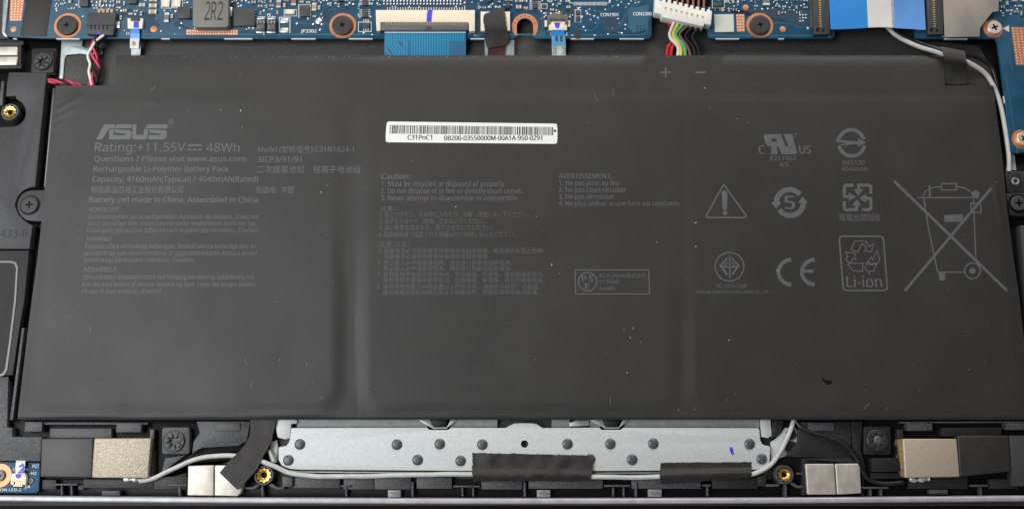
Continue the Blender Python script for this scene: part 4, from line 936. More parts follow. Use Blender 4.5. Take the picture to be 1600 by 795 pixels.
# twisted speaker leads
tw = thing('speaker_cable', 'twisted red, black and white wires between the black socket and the left speaker box', 'cable', (145, 95, 1.0))
def twist(ph, amp, m, rz=.42):
    ctr = spline([(157, 53, 4.2), (152, 62, 3.4), (147, 75, 2.6), (147, 95, 2.0), (150, 112, 1.9), (146, 130, 1.6), (138, 137, 1.0)], 14); P = []
    for i, c in enumerate(ctr):
        t = i / len(ctr); a = ph + 13 * t; e = min(1, t * 5) * min(1, (1 - t) * 6 + .4)
        P.append(U(c.x + amp * math.sin(a) * e + (1 - min(1, t * 5)) * math.sin(ph) * 5, c.y + .6 * math.cos(a), c.z + .45 * math.cos(a) * e))
    q = MB(); q.tube(P, rz, 10); q.build('wire', M[m], tw)
twist(0.2, 5.6, 'crimson'); twist(1.7, 5.2, 'crimson', .38); twist(3.5, 5, 'black_w'); twist(4.9, 5.4, 'black_w', .4)
q = MB(); q.tube(spline([U(*p) for p in ((163, 55, 4.2), (156, 60, 3.9), (149, 66, 3.5), (143, 76, 3.2), (138, 85, 2.9), (138, 92, 2.6), (141, 101, 2.4), (139, 112, 2.2), (141, 122, 2.0), (144, 134, 1.6))], 8), .42, 10); q.build('wire', M['white_w'], tw)
for ph, m, zz in ((0, 'crimson', 3.7), (2.1, 'black_w', 3.6), (4.2, 'crimson', 3.6)):
    P = []
    for k in range(40):
        t = k / 39; a = ph + 9.5 * t; x = 76 + 60 * t; y = 127.5 + 9.5 * ss(.3, 1, t); P.append(U(x, y + 2.6 * math.sin(a), zz - 2.2 * ss(.5, 1, t) + .35 * math.cos(a)))
    q = MB(); q.tube(P, .40, 10); q.build('wire', M[m], tw)

# ------------------------------------------------------------------ battery lead
bl = thing('battery_cable', 'white eight way plug with red, white, yellow, green, brown and black wires', 'cable', (1070, 50, 2.0))
def pr(u, v):        # plug frame: u along the plug, v across
    return 1033 + u * .968 - v * .205 * 0 + 0, 0 + u * .235 + v
plug = [(1034, 2), (1036.5, -9), (1108, 9), (1106, 20), (1113, 22), (1111, 39.5), (1101, 37.5), (1099, 42), (1034.5, 27), (1033.5, 22.5), (1022.5, 20), (1023.5, 3), (1023, -10), (1034, -8)]
q = MB(); q.prism([(1031, 1), (1106, 19), (1106, 16.5), (1113, 17.5), (1111, 39.5), (1101, 37.5), (1099, 42), (1034.5, 27), (1033.5, 22.5), (1022.5, 20), (1024, -12), (1032, -10)], 3.0, 6.2)
q.build('plug', M['white'], bl, .22)
for i in range(9):
    x, y = 1035 + i * 8.75, 2.4 + i * 2.15
    q = MB(); q.prism([(x, y - 5), (x + 5.4, y - 3.7), (x + 4.6, y + 3), (x - .6, y + 1.6)], 4.2, 6.0); q.build('plug_rib', M['white'], bl, .12)
q = MB(); q2 = MB()
for i in range(8):
    x, y = 1040 + i * 8.25, 13.2 + i * 2.0
    q.prism([(x - 2.2, y), (x + 1.6, y + .8), (x + .6, y + 7.5), (x - .8, y + 7.2)], 6.18, 6.26, 0); q2.prism([(x - 1.2, y - 2.2), (x + 1.3, y - 1.6), (x + 1.1, y + .4), (x - 1.4, y - .2)], 6.2, 6.5)
q.build('plug_slot', M['cream'], bl, smooth=False); q2.build('contact', M['gold'], bl, smooth=False)
for i, (m, p) in enumerate((('red', [(1039, 24), (1041, 34), (1048, 42), (1051, 54), (1050, 66), (1044, 74), (1041, 94)]), ('red', [(1045, 26), (1047, 34), (1058, 46), (1063, 56), (1056, 66), (1050, 76), (1047.5, 94)]),
    ('white_w', [(1053, 30), (1053, 36), (1049, 46), (1046.5, 54), (1049, 62), (1057, 70), (1060, 78), (1058, 94)]), ('yellow', [(1061, 31), (1060, 37), (1055, 46), (1052, 54), (1055, 62), (1061, 69), (1064, 78), (1063.5, 94)]),
    ('green_w', [(1069, 33), (1068, 38), (1061, 46), (1056, 54), (1059, 61), (1067, 70), (1070, 78), (1071, 94)]), ('brown_w', [(1077, 35), (1074, 41), (1066, 48), (1062, 55), (1066, 62), (1072, 70), (1077, 80), (1079, 94)]),
    ('black_w', [(1085, 37), (1082, 43), (1074, 51), (1071.5, 58), (1075, 64), (1081, 71), (1085, 80), (1086, 94)]), ('black_w', [(1093, 40), (1090, 46), (1084, 53), (1082, 59), (1085, 65), (1090, 74), (1092.5, 82), (1094, 94)]))):
    n_ = len(p); zs = [4.6, 4.4, 3.6, 3.0, 2.8, 2.6, 2.2, 1.8]
    if m == 'red': zs = [4.2, 3.4, 2.4, 1.7, 1.7, 2.0, 1.8]
    q = MB(); q.tube(spline([U(x, y, zs[min(k, len(zs) - 1)]) for k, (x, y) in enumerate(p)], 8), .47 if m not in ('white_w', 'yellow', 'green_w') else .50, 10); q.build('wire', M[m], bl)
for i in range(6):
    x = 1058 + i * 8.4; q = MB(); q.tube(spline([U(x - 2, -40, 3.6), U(x, -8, 4.4), U(x - .4, 8 + i * 2.0, 4.2)], 5), .34, 8); q.build('contact_tail', M['brown'], bl)
q = MB(); q.box(1044, -60, 1110, 8, ZT, 3.6); q.build('header', M['void'], mbd, .05)

# ------------------------------------------------------------------ ribbon cables
def sheet_thing(name, L, Rr, mname, label=None, cat=None, parent=None, group=None, **kw):
    q = MB(); q.sheet(L, Rr, **kw); o_ = q.build(name, M[mname], parent)
    if label: tag(o_, label, cat, group)
    return o_
r1 = thing('ribbon_cable', 'narrow ribbon cable with blue end and white code tab, right of the twisted wires', 'ribbon cable', (211, 66, 1.0))
sheet_thing('blue_end', [(204.5, 45, 3.9), (204, 53, 3.8), (203.5, 60.5, 3.6)], [(217.5, 45, 3.9), (218, 53, 3.8), (218, 60.5, 3.6)], 'ffc_blue', parent=r1, th=.12)
sheet_thing('code_tab', [(203.3, 60, 3.62), (203, 68, 3.0), (203, 76, 2.4)], [(218, 60, 3.62), (217, 68, 3.0), (216.5, 76.5, 2.4)], 'ffc_white', parent=r1, th=.15)
sheet_thing('ribbon', [(218, 61, 3.2), (219.5, 68, 2.6), (219, 76, 2.2), (219, 92, .6)][0:1] + [(205, 66, 2.4), (205, 76, 2.0), (204.5, 92, .6)][0:0] + [(206, 70, 2.3), (205, 78, 1.9), (205, 92, .8)], [(217, 61, 3.2), (219, 70, 2.3), (219.5, 78, 1.9), (218.5, 92, .8)], 'ffc_clear', parent=r1, th=.12, bump=.06)
q = MB(); text_mb(q, 'M6', 0, 1, 0, 1, 3.0, vert=(U(207.5, 64.5, 2.9) + Vector((0, 0, .25)), U(207.5, 73, 2.5) - U(207.5, 64.5, 2.9), Vector((.95, 0, 0))))
for i, p in enumerate(q.v): q.v[i] = (p[0], p[1], 3.25)
q.build('code_text', M['ink'], r1, smooth=False)
r2 = thing('ribbon_cable', 'wide teal flat cable with visible copper lines under the cream socket', 'ribbon cable', (664, 70, .9))
def zr(y): return lerp_tab([(48, 3.75), (58, 3.5), (72, 2.6), (94, 1.0)], y)
ys = (47, 53, 60, 68, 76, 84, 94)
sheet_thing('film', [(601 - (y - 47) * .02, y, zr(y)) for y in ys], [(728, y, zr(y)) for y in ys], 'ffc_teal', parent=r2, th=.15, n=3)
q = MB(); zt = lambda x, y: zr(y) + .03 - .0
def zoff(x, y): return zr(y) + .035
for i in range(31):
    x = 603.5 + i * 4.02
    end = 93
    if 24.5 < i: end = 64.5
    if i in (5, 6, 9): end = 64.5
    if i < 5:
        y0 = 76 - i * 1.6; pts = [(x, 51.5), (x, y0 - 2), (x + 8.5, y0 + 9), (x + 8.5 + max(0, 0), 93)] if i else [(x, 51.5), (x, 80), (x + 9, 90)]
    else: pts = [(x, 51.5), (x, end)]
    stroke(q, pts, 2.3, zoff, step=6)
q.build('copper_line', M['ffc_trace'], r2, smooth=False, kind='stuff')
q = MB(); stroke(q, [(601, 51), (728, 51)], 1.5, zoff, step=40); q.build('stiffener_edge', M['silk'], r2, smooth=False)
r3 = thing('ribbon_cable', 'dark brown flat cable on a pale strip coming out under the black cloth tape', 'ribbon cable', (775, 80, .9))
sheet_thing('pale_strip', [(757, 58, 2.4), (757.5, 76, 1.5), (757.5, 94, .8)], [(803.5, 60.6, 2.2), (803.5, 76, 1.5), (803.5, 94, .8)], 'ffc_clear', parent=r3, th=.1)
sheet_thing('brown_film', [(762.5, 64, 3.0), (762.5, 76, 2.2), (762, 94, 1.2)], [(790, 58, 3.1), (789, 74, 2.2), (788.5, 94, 1.2)], 'fpc_brown', parent=r3, th=.1, bump=.12)
r4 = thing('ribbon_cable', 'narrow flat cable with blue end and green lettering at the small dark socket', 'ribbon cable', (872, 68, .9))
sheet_thing('blue_end', [(862, 47, 3.95), (861.5, 56, 3.6)], [(881.5, 47, 3.95), (882.5, 56, 3.6)], 'ffc_blue', parent=r4, th=.12)
sheet_thing('pale_blue_tab', [(861.5, 55.5, 3.6), (862, 63, 3.2), (862, 72, 2.6)], [(882.6, 55.5, 3.6), (883.5, 63, 3.2), (884, 72, 2.6)], 'ffc_pale', parent=r4, th=.1)
sheet_thing('ribbon', [(862, 71.5, 2.6), (862.5, 80, 1.8), (862.5, 94, 1.0)], [(884, 71.5, 2.6), (884, 80, 1.8), (884, 94, 1.0)], 'ffc_white', parent=r4, th=.1)
q = MB()
for x0 in (867.5, 875): q.sheet([(x0, 56.5, 3.64), (x0 + .2, 65, 3.18)], [(x0 + 4.2, 56.5, 3.64), (x0 + 4.2, 65, 3.18)], m=1, th=.02)
q.build('dark_code', M['rivet'], r4)
q = MB()
for x0, wd in ((864, 4.2), (879, 4)):
    for k in range(3): y = 73 + k * 4.4; z = lerp_tab([(71.5, 2.6), (80, 1.8), (94, 1.0)], y) + .05; stroke(q, [(x0, y), (x0 + wd, y), (x0 + wd, y + 2.8), (x0, y + 2.8)], .8, z, closed=(k != 1))
q.build('green_code', M['green'], r4, smooth=False)
r5 = thing('ribbon_cable', 'very wide glossy blue ribbon with a white middle between two black sockets', 'ribbon cable', (1370, 20, 3.4))
def z5(x): return 5.0 + .5 * math.sin((x - 1296) / 150 * math.pi)
def strip(name, x0a, x1a, x0b, x1b, m, lift=0., yb=None):
    n = 14; L = []
    q = MB(); top = [(x0a + (x1a - x0a) * k / n, -70) for k in range(n + 1)]; bot = []
    for k in range(n + 1):
        x = x0b + (x1b - x0b) * k / n; bot.append((x, 46.3 - 3.4 * math.exp(-((x - 1375) / 38) ** 2) + (.8 if x > 1430 else 0)))
    V = []; f = []
    ROW = 6
    for j in range(ROW + 1):
        for k in range(n + 1):
            a = Vector((*top[k], 0)).lerp(Vector((*bot[k], 0)), j / ROW); V.append(U(a.x, a.y, z5(a.x) + lift))
    K = len(V); V += [p - Vector((0, 0, .14)) for p in V]; Wd = n + 1
    for j in range(ROW):
        for k in range(n): a = j * Wd + k; f.append([a, a + Wd, a + Wd + 1, a + 1]); f.append([K + a + 1, K + a + Wd + 1, K + a + Wd, K + a])
        a = j * Wd; f.append([a + Wd, a, K + a, K + a + Wd]); a += n; f.append([a, a + Wd, K + a + Wd, K + a])
    for k in range(n): a = ROW * Wd + k; f.append([a + 1, a, K + a, K + a + 1])
    q.add(V, f); return q.build(name, M[m], r5)
strip('blue_panel', 1292, 1351, 1298, 1356.5, 'ffc_blue'); strip('white_panel', 1351, 1388, 1356.5, 1394.5, 'ffc_white', .02); strip('clear_edge', 1388, 1394, 1394.5, 1398, 'ffc_clear', .03); strip('lilac_panel', 1394, 1440, 1398, 1446.5, 'ffc_lilac', .01)

# ------------------------------------------------------------------ shielding foil and tapes
q = MB(); q.prism([(1470, -90), (1561, -90), (1560.5, 18), (1551, 19), (1536, 38), (1531.5, 44), (1531, 57.5), (1476, 58.5)], 5.0, 5.12); tag(q.build('shielding_foil', M['foil'], None, .03), 'grey conductive foil sheet stuck on the board beside the pale nickel screw', 'foil')
q = MB(); q.prism([(1478, 58.8), (1512, 58.8), (1510, 61.5), (1480, 61.8)], 4.7, 4.9)
tag(sheet_thing('cloth_tape', [(757, 22, 4.4), (755, 30, 4.5), (757, 44, 4.6), (758, 56, 3.8), (759, 68, 3.2), (762, 76, 2.9)], [(788, 11, 4.2), (789.5, 22, 4.5), (791, 40, 4.7), (794.5, 54, 3.8), (794, 64, 3.2), (787, 72, 2.9)], 'tape', bump=.22, th=.12, edge=.12, m=12), 'black cloth tape stuck over the covered ribbon socket next to the copper horseshoe', 'tape')
tag(sheet_thing('film_tape', [(1470, 73, 5.3), (1473, 82, 5.75), (1475, 92, 5.75), (1476.5, 104, 4.6), (1477, 118, 4.42), (1478.5, 132, 4.40)], [(1507, 80, 5.3), (1509, 88, 5.65), (1510, 99, 5.6), (1511, 110, 3.6), (1511, 120, 3.0), (1511, 132, 3.0)], 'tape_gloss', bump=.10, th=.1, m=12), 'black tape holding both antenna cables to the upper right corner of the battery', 'tape')
tag(sheet_thing('cloth_tape', [(391, 655, 2.9), (391, 672, 3.0), (386, 689, 3.4), (372, 706, 4.1), (360, 718, 4.5), (343, 738, 4.6)], [(432, 655, 2.9), (426, 680, 3.0), (423, 692, 3.4), (409, 716, 4.2), (400, 734, 4.3), (371, 765, 4.4)], 'tape', bump=.18, th=.12, edge=.06, m=12), 'black cloth tape slanting from the battery down across the left magnet pair', 'tape')
tag(sheet_thing('cloth_tape', [(738.5, 707, 2.75), (738.5, 718, 2.8), (738, 731, 3.0), (738, 741, 3.7), (739.5, 751, 3.0)], [(925.5, 711, 3.05), (927, 718, 3.15), (925, 731, 3.15), (924, 742, 3.7), (922.5, 750.5, 3.0)], 'tape', bump=.34, bs=.26, th=.12, edge=.3, m=60), 'black cloth tape in the middle of the silver bracket over the grey cable', 'tape')
tag(sheet_thing('film_tape', [(1031.5, 722.5, 2.75), (1031.5, 732, 2.8), (1031.5, 743, 3.7), (1031.5, 755.5, 2.9)], [(1174, 721, 2.75), (1174, 730, 2.8), (1174, 738, 3.7), (1174, 745.5, 3.3)], 'tape', bump=.22, bs=.22, th=.12, edge=.2, m=44), 'smooth black tape at the right end of the silver bracket over the grey cable', 'tape')

# ------------------------------------------------------------------ touchpad bracket
tp = thing('touchpad_bracket', 'long silver sheet metal bracket with dark rivets below the battery', 'bracket', (820, 700, 1.4))
ZP = 2.5
def notch(cx): return [(cx - 19, 667.5), (cx - 16, 671), (cx + 14, 671), (cx + 18, 667.5)]
plate = [(455, 668)] + notch(686.5) + [(790, 668), (797, 664), (803, 661), (812, 660.2), (829, 660.2), (837, 661), (842, 664), (848, 668)] + notch(956) + \
        [(1184, 668), (1187, 670), (1188, 686), (1191, 693), (1196, 695.5), (1202, 696), (1204, 700), (1203, 720), (1199, 729), (1190, 732.5), (1170, 734), (830, 736), (470, 733.5), (452, 732), (440, 727), (435, 718), (435, 698), (447, 696), (451, 691), (453, 684)]
q = MB(); q.prism(plate, 1.7, ZP); q.build('plate', M['steel'], tp, .22, 3)
q = MB(); q.prism([(440, 733), (470, 735.5), (830, 738), (1170, 736), (1198, 731), (1198, 733), (1170, 738.5), (830, 740.5), (470, 738), (440, 735)], .6, 1.4); q.build('lower_lip', M['steel_dark'], tp, .1)
q = MB(); q.prism([(432, 652), (464, 652), (464, 661), (455, 662), (453, 684), (446, 686), (434, 683), (431, 670)], 1.0, 2.3); q.build('side_tab', M['steel'], tp, .15)
q = MB(); q.prism([(1188, 652), (1204, 652), (1206, 680), (1200, 684), (1190, 682)], 1.0, 2.3); q.build('side_tab', M['steel'], tp, .15)
for x0, x1 in ((464, 668), (704, 777), (862, 890), (922, 938), (976, 1186)):
    q = MB(); v = []
    a0, a1 = U(x0, 654, 1.9), U(x1, 654, 1.9); b0, b1 = U(x0, 668.3, .9), U(x1, 668.3, .9)
    q.add([a0, a1, b1, b0, a0 - Vector((0, 0, .3)), a1 - Vector((0, 0, .3)), b1 - Vector((0, 0, .3)), b0 - Vector((0, 0, .3))], [[3, 2, 1, 0], [4, 5, 6, 7], [0, 1, 5, 4], [1, 2, 6, 5], [2, 3, 7, 6], [3, 0, 4, 7]]); q.build('rear_flange', M['steel_dark'], tp)
for cx in (686.5, 955.5):
    q = MB(); q.prism([(cx - 31, 655), (cx - 14, 655), (cx - 11, 663), (cx - 8, 667), (cx + 11, 667), (cx + 14, 663), (cx + 18, 655), (cx + 28, 655), (cx + 27, 657), (cx + 16, 665), (cx + 11, 669.5), (cx - 9, 669.5), (cx - 19, 664), (cx - 31, 657)], 1.3, 2.1); q.build('clip_loop', M['steel_dark'], tp, .08)
    q = MB(); q.prism([(cx - 13, 655), (cx + 12, 655), (cx + 10, 666), (cx - 9, 666)], .6, 2.2); q.build('latch_tongue', M['plastic'], tp, .1)
q = MB(); q.prism([(890, 660), (900, 656), (921, 656), (921, 664.5), (890, 666)], 1.0, 1.6); q.build('silver_tab', M['steel_dark'], tp, .05)
def rivet(x, y, r_): 
    c = U(x, y, ZP); k = MM(x, y, ZP) * r_; q = MB(); q.lathe(c, [(k, ZP - .02), (k, ZP + .16), (k * .9, ZP + .34), (k * .6, ZP + .50), (k * .25, ZP + .54)], 24); return q.build('rivet', M['rivet'], tp)
r0 = rivet(620, 694, 8.2)
for m_, y, k in ((652.5, 718, .95), (687, 693, 1), (719.5, 719.5, .98), (753.5, 694, 1), (886.5, 693, .93), (953.5, 693, .92), (1020.5, 692.5, 1.03), (987.5, 717.5, .97), (468.5, 693.5, .94), (450.5, 718.5, .94), (1171, 693, .98), (1190, 716.5, 1.0), (922, 717, .95)):
    c = r0.copy(); COL.objects.link(c); c.parent = tp; c.location = (U(m_, y, ZP) - U(620, 694, ZP)) * S
c = U(819.5, 693, ZP); k = MM(820, 693, ZP); q = MB(); q.lathe(c, [(5.6 * k, ZP - .01), (5.6 * k, ZP + .05), (5 * k, ZP + .05), (4.6 * k, ZP + .01)], 24); q.build('plate_hole', M['void'], tp)
q = MB(); fill(q, [(1140, 698.5), (1142.5, 697.3), (1145, 700), (1147, 708), (1145.5, 710), (1143, 709.5), (1140.5, 704)], ZP + .03); q.build('ink_mark', M['bluemark'], tp, smooth=False)
# steel brackets and pegs beside the right end
rb = thing('hinge_plate', 'small steel plate with two black pegs right of the silver bracket', 'plate', (1230, 690, .5))
q = MB(); q.prism([(1204, 690), (1212, 685), (1220, 676), (1226, 668), (1243, 668), (1248, 676), (1247, 690), (1240, 708), (1216, 716), (1205, 726)], .6, 1.2); q.build('plate', M['steel'], rb, .08)
for x, y, r_ in ((1237, 678, 8), (1237.5, 699, 10)):
    c = U(x, y, 1.9); k = MM(x, y, 1.9); q = MB(); q.lathe(c, [(r_ * k, 1.2), (r_ * k, 1.75), (r_ * .9 * k, 1.9), (r_ * .4 * k, 1.9), (r_ * .35 * k, 1.6)], 28); q.build('peg', M['plastic'], rb)
cpart('frame_block', [(1207, 656), (1225, 656), (1222, 672), (1216, 680), (1204, 686), (1206, 674)], 2.0, 'grain_dark')
rb2 = thing('hinge_plate', 'crumpled steel tabs at the left end of the silver bracket under the slanting tape', 'plate', (430, 700, .5))
q = MB(); q.prism([(424, 690), (433, 687), (434, 700), (433, 722), (424, 724), (420, 712)], .6, 1.3); q.build('plate', M['steel'], rb2, .08)
q = MB(); q.tube(spline([U(420, 703, 2.2), U(424, 711, 2.6), U(428, 720, 2.4)], 5), .45, 8); q.build('bent_tab', M['coax'], rb2)

# ------------------------------------------------------------------ magnets
def magnet(pts, z0, z1, label): q = MB(); q.prism(pts, z0, z1); return tag(q.build('magnet', M['magnet'], None, .28, 3), label, 'magnet', 'nickel magnets along the casing')
magnet([(293.5, 727), (334, 726), (333.6, 774), (292.5, 773.5)], .8, 3.4, 'left half of the pale magnet pair partly under the slanting tape')
magnet([(335.4, 726), (375, 726), (381, 755), (376, 770), (370, 774.5), (335, 774)], .8, 3.4, 'right half of the pale magnet pair, with the slanting tape lying on it')
magnet([(1258.5, 724), (1303.4, 724), (1306.5, 772), (1262, 772)], .8, 3.4, 'left half of the tarnished magnet pair beside the right brass insert')
magnet([(1305, 724), (1341, 723.5), (1344, 730), (1346, 770), (1308.5, 772)], .8, 3.4, 'right half of the tarnished magnet pair, the black cable curving past its corner')
magnet([(-60, 73), (27, 73), (27.5, 86.5), (-60, 86.5)], .8, 3.0, 'upper half of the magnet pair in the black pocket at the upper left edge')
magnet([(-60, 88.5), (27.5, 88.5), (26, 102), (-60, 103)], .8, 3.0, 'lower half of the magnet pair in the black pocket at the upper left edge')

# ------------------------------------------------------------------ antenna modules with gaskets
am = thing('antenna_module', 'black film covered antenna block at the lower left next to the gold gasket', 'antenna', (104, 715, .5))
q = MB(); q.prism([(64.5, 684), (146, 684), (144, 746), (62, 745)], .6, 3.6); q.build('body', M['tape_gloss'], am, .35, 3)
q = MB(); q.prism([(147, 684.2), (236, 684), (231, 746.5), (143, 746)], .6, 4.0); tag(q.build('foam_gasket', M['gasket'], None, .3, 3), 'glittering gold fabric gasket on the lower left antenna block', 'gasket')
q = MB(); q.prism([(236, 686), (241, 672), (239, 742), (232, 744)], .5, 2.6); q.build('end_cap', M['plastic'], am, .1)
am2 = thing('antenna_module', 'black film covered antenna block at the lower right next to the bronze gasket', 'antenna', (1540, 712, .5))
q = MB(); q.prism([(1496, 680), (1576, 679.5), (1581, 736), (1500, 744.5)], .6, 3.6); q.build('body', M['tape_gloss'], am2, .4, 3)
q = MB(); q.prism([(1577, 680), (1690, 680), (1690, 760), (1583, 759), (1581, 735)], .6, 3.3); q.build('end_cap', M['speaker'], am2, .2)
gk = thing('foam_gasket', 'brushed bronze fabric gasket on the lower right antenna block', 'gasket', (1455, 716, .5))
q = MB(); q.prism([(1411, 685), (1495, 685), (1500, 744.5), (1414.5, 746)], .6, 4.0); q.build('front_face', M['gasket2'], gk, .3, 3)
q = MB(); q.prism([(1403.5, 686), (1410.5, 685.5), (1414, 746), (1409, 744)], .6, 3.4); q.build('side_fold', M['fold'], gk, .15)
for pts, lab_ in (([(193, 748, 2.4), (203, 748.5, 2.5), (212, 748.5, 2.5), (219, 749.5, 2.4)], 'small solder joint under the gold gasket where the grey cable ends'), ([(1421, 748, 2.4), (1432, 749.5, 2.5), (1443, 748.5, 2.5), (1452, 747.5, 2.4)], 'pale solder joint under the bronze gasket where the black cable ends')):
    q = MB(); P = spline([U(*p) for p in pts], 6); v = []
    f = []; n = 10; N_ = len(P)
    for i, p in enumerate(P):
        rr = .25 + .42 * abs(math.sin(i / (N_ - 1) * math.pi * 2.2 + .5))
        for k in range(n): a = 2 * math.pi * k / n; v.append(p + Vector((0, math.cos(a), math.sin(a) * .7)) * rr)
    for i in range(N_ - 1):
        for k in range(n): f.append([i * n + k, i * n + (k + 1) % n, (i + 1) * n + (k + 1) % n, (i + 1) * n + k])
    f += [list(range(n)), [(N_ - 1) * n + k for k in range(n)]]; q.add(v, f); tag(q.build('solder_joint', M['tin'], None), lab_, 'solder')

# ------------------------------------------------------------------ rubber mounts
def mount(x, y, r_, z, label, m='rubber', segs=7, plate=None, pm='grain', knob=False):
    t = thing('rubber_mount', label, 'rubber mount', (x, y, .5), 'round rubber mounts')
    c = U(x, y, z); k = MM(x, y, z) * r_; q = MB()
    if plate: b_ = MB(); b_.prism(plate, .5, z - .5); b_.build('seat', M[pm], t, .2)
    q.lathe(c, [(k, .6), (k, z - .2), (k * .92, z), (k * .62, z - .05), (k * .5, z - .5), (k * .3, z - .7)], 36); q.build('ring', M[m], t)
    for i in range(segs):
        a = 2 * math.pi * i / segs + .3; w_ = 2 * math.pi / segs * .40; pts = []
        for rr, aa in ((.34, -w_), (.34, w_), (.8, w_), (.86, 0), (.8, -w_)): pts.append(Vector((c.x + k * rr * math.cos(a + aa), c.y + k * rr * math.sin(a + aa), 0)))
        v = [p + Vector((0, 0, z - .45)) for p in pts] + [p + Vector((0, 0, z + .12 + .08 * math.sin(i * 2.3))) for p in pts]; n = 5
        b_ = MB(); b_.add(v, [[4, 3, 2, 1, 0], [5, 6, 7, 8, 9]] + [[j, (j + 1) % n, n + (j + 1) % n, n + j] for j in range(n)]); b_.build('petal', M[m], t, .08)
    if knob: b_ = MB(); b_.lathe(c, [(k * .42, z - .6), (k * .42, z), (k * .32, z + .25), (k * .1, z + .3)], 20); b_.build('knob', M['rivet'], t)
    return t
mount(66, 96, 14.5, 3.0, 'dull split rubber mount in the square pocket above the left speaker box', plate=rrect(49, 78, 84, 114, 3), pm='plastic')
mount(271, 689, 17, 3.4, 'rubber mount with radial slits right of the gold gasket', plate=rrect(253, 667, 296, 709, 4), pm='grain')
mount(1372, 687.5, 17, 3.0, 'rubber mount with a pale centre knob above the black block at lower right', plate=rrect(1350, 666, 1392, 710, 3), pm='plastic', knob=True)

# ------------------------------------------------------------------ left speakers
sp = thing('speaker_module', 'black plastic speaker box along the upper left edge of the battery', 'speaker', (20, 250, .5))
nt_ = arc(18, 176, 22, -70, 95, 14)
body = [(14, 113), (73, 114), (70, 140), (55, 292), (46, 293), (36, 298), (28, 306), (23, 320), (28, 334), (36, 343), (46, 350), (51, 352), (46, 389), (-90, 388), (-90, 205), (-20, 200), (12, 198)] + nt_[::-1] + [(24, 150), (9, 151), (11, 128)]
q = MB(); q.prism(body, .8, 3.7); q.build('shell', M['speaker'], sp, .2)
q = MB(); text_mb(q, '-433-R', -6, 44, 370.5, 12, 3.72); q.build('moulded_text', M['moulded'], sp, smooth=False)
sp2 = thing('flat_speaker', 'dark framed speaker panel with a bright rounded outline at the lower left edge', 'speaker', (0, 500, .5))
q = MB(); q.prism([(-95, 391), (45.5, 391), (38, 470), (30, 515), (20, 586), (-95, 586)], .8, 3.3); q.build('frame', M['grain_dark'], sp2, .2)
pan = [(-90, 407), (18, 407.5), (25, 410), (28, 418), (25, 470), (17, 535), (11, 578), (6, 586), (-2, 588), (-90, 588)]
pin = [(-86, 410), (17, 410.5), (22.5, 412.5), (25, 419), (22, 470), (14, 534), (8, 576), (4, 583), (-3, 585), (-86, 585)]
q = MB(); n = len(pan); A_ = [U(*p, 3.5) for p in pan]; B_ = [U(*p, 3.55) for p in pin]; C_ = [U(*p, 3.2) for p in pan]
q.add(A_ + B_ + C_, [[i, (i + 1) % n, n + (i + 1) % n, n + i] for i in range(n)] + [[i, 2 * n + i, 2 * n + (i + 1) % n, (i + 1) % n] for i in range(n)]); q.build('bright_edge', M['dull_line'], sp2)
q = MB(); q.prism(pin, 3.0, 3.42); q.build('cone_cover', M['panel'], sp2)

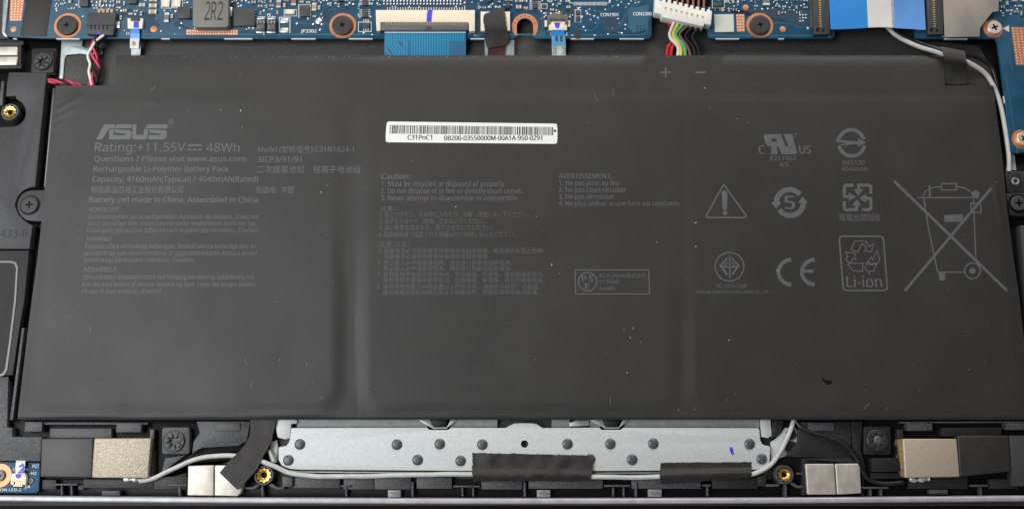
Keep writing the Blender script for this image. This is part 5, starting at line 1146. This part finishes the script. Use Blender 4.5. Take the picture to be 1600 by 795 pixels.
# ------------------------------------------------------------------ small board in the lower left corner
ib = thing('small_circuit_board', 'small blue circuit board in the lower left corner with a copper ring', 'circuit board', (30, 745, 1.0))
q = MB(); q.prism([(-90, 720.5), (62, 722), (62, 742), (60.5, 766), (56, 769.5), (-90, 769.5)], 1.0, 2.2); q.build('board', M['pcb'], ib, .1)
zb = 2.2
def ringat(cx, cy, ro, ri, z):
    c = U(cx, cy, z); k = MM(cx, cy, z); q = MB(); q.lathe(c, [(ro * k, z - .02), (ro * k, z + .04), (ri * k, z + .04), (ri * k, z - .02)], 40, cap=False); q.build('copper_ring', M['copper'], ib)
ringat(0, 742.5, 18, 6, zb)
q = MB(); q.prism([(19, 739), (38.5, 739), (41, 746), (40, 757), (36, 757), (34, 752), (22, 752), (21, 757), (16.5, 757), (16.5, 745)], zb, zb + 1.1); c_ = q.build('ribbon_socket', M['cream'], ib, .1)
q = MB(); q.box(20.5, 752, 36, 756.5, zb, zb + .6); q.build('latch', M['chip'], c_, .05)
q = MB()
for k in range(5): q.box(21.5 + k * 2.9, 752.4, 22.8 + k * 2.9, 759, zb + .6, zb + .7)
q.build('pin', M['gold'], c_, smooth=False, kind='stuff')
q = MB(); fill(q, [(24, 739.5), (34, 739.5), (32, 746), (28, 747), (24.5, 745)], zb + 1.13); q.build('ink_mark', M['bluemark'], c_, smooth=False)
q = MB(); text_mb(q, 'PGT', 50.5, 61, 730, 5, zb + .03); text_mb(q, '-H2', 46, 56.5, 741, 4.4, zb + .03); text_mb(q, 'C', 20, 23.5, 735, 4.4, zb + .03); text_mb(q, 'R', 40, 44, 735, 4.4, zb + .03); text_mb(q, 'ON LED 2', 0, 33, 766.5, 4, zb + .03); text_mb(q, 'J4', 38, 47, 762, 4.4, zb + .03)
q.build('silkscreen_print', M['silk'], ib, smooth=False, kind='stuff')
c = U(49.5, 750.5, zb); q = MB(); q.lathe(c, [(.62, zb), (.6, zb + .35), (.35, zb + .35), (.3, zb + .1)], 16); q.build('test_pin', M['rivet'], ib)
sc_ = thing('screw', 'dark screw in the copper ring of the small corner board', 'screw', (0, 742.5, zb + .04)); screw_mesh(MM(0, 742, zb) * 9, .5, M['rivet'], sc_, .45, arm=.14)
r6 = thing('ribbon_cable', 'short white ribbon with a blue ink scribble on the small corner board', 'ribbon cable', (32, 730, zb))
sheet_thing('ribbon', [(25, 716, 2.0), (25, 720, 3.2), (24, 730, 3.5), (24, 740, 3.35)], [(39.5, 716, 2.0), (39.5, 720, 3.2), (38.5, 730, 3.5), (38, 740, 3.35)], 'ffc_white', parent=r6, th=.12)
q = MB()
for pts in ([(30, 729), (35, 725), (37, 730), (31, 735), (36, 733), (37, 737), (28, 738)],): stroke(q, pts, 2.6, 3.56)
q.build('ink_mark', M['bluemark'], r6, smooth=False)
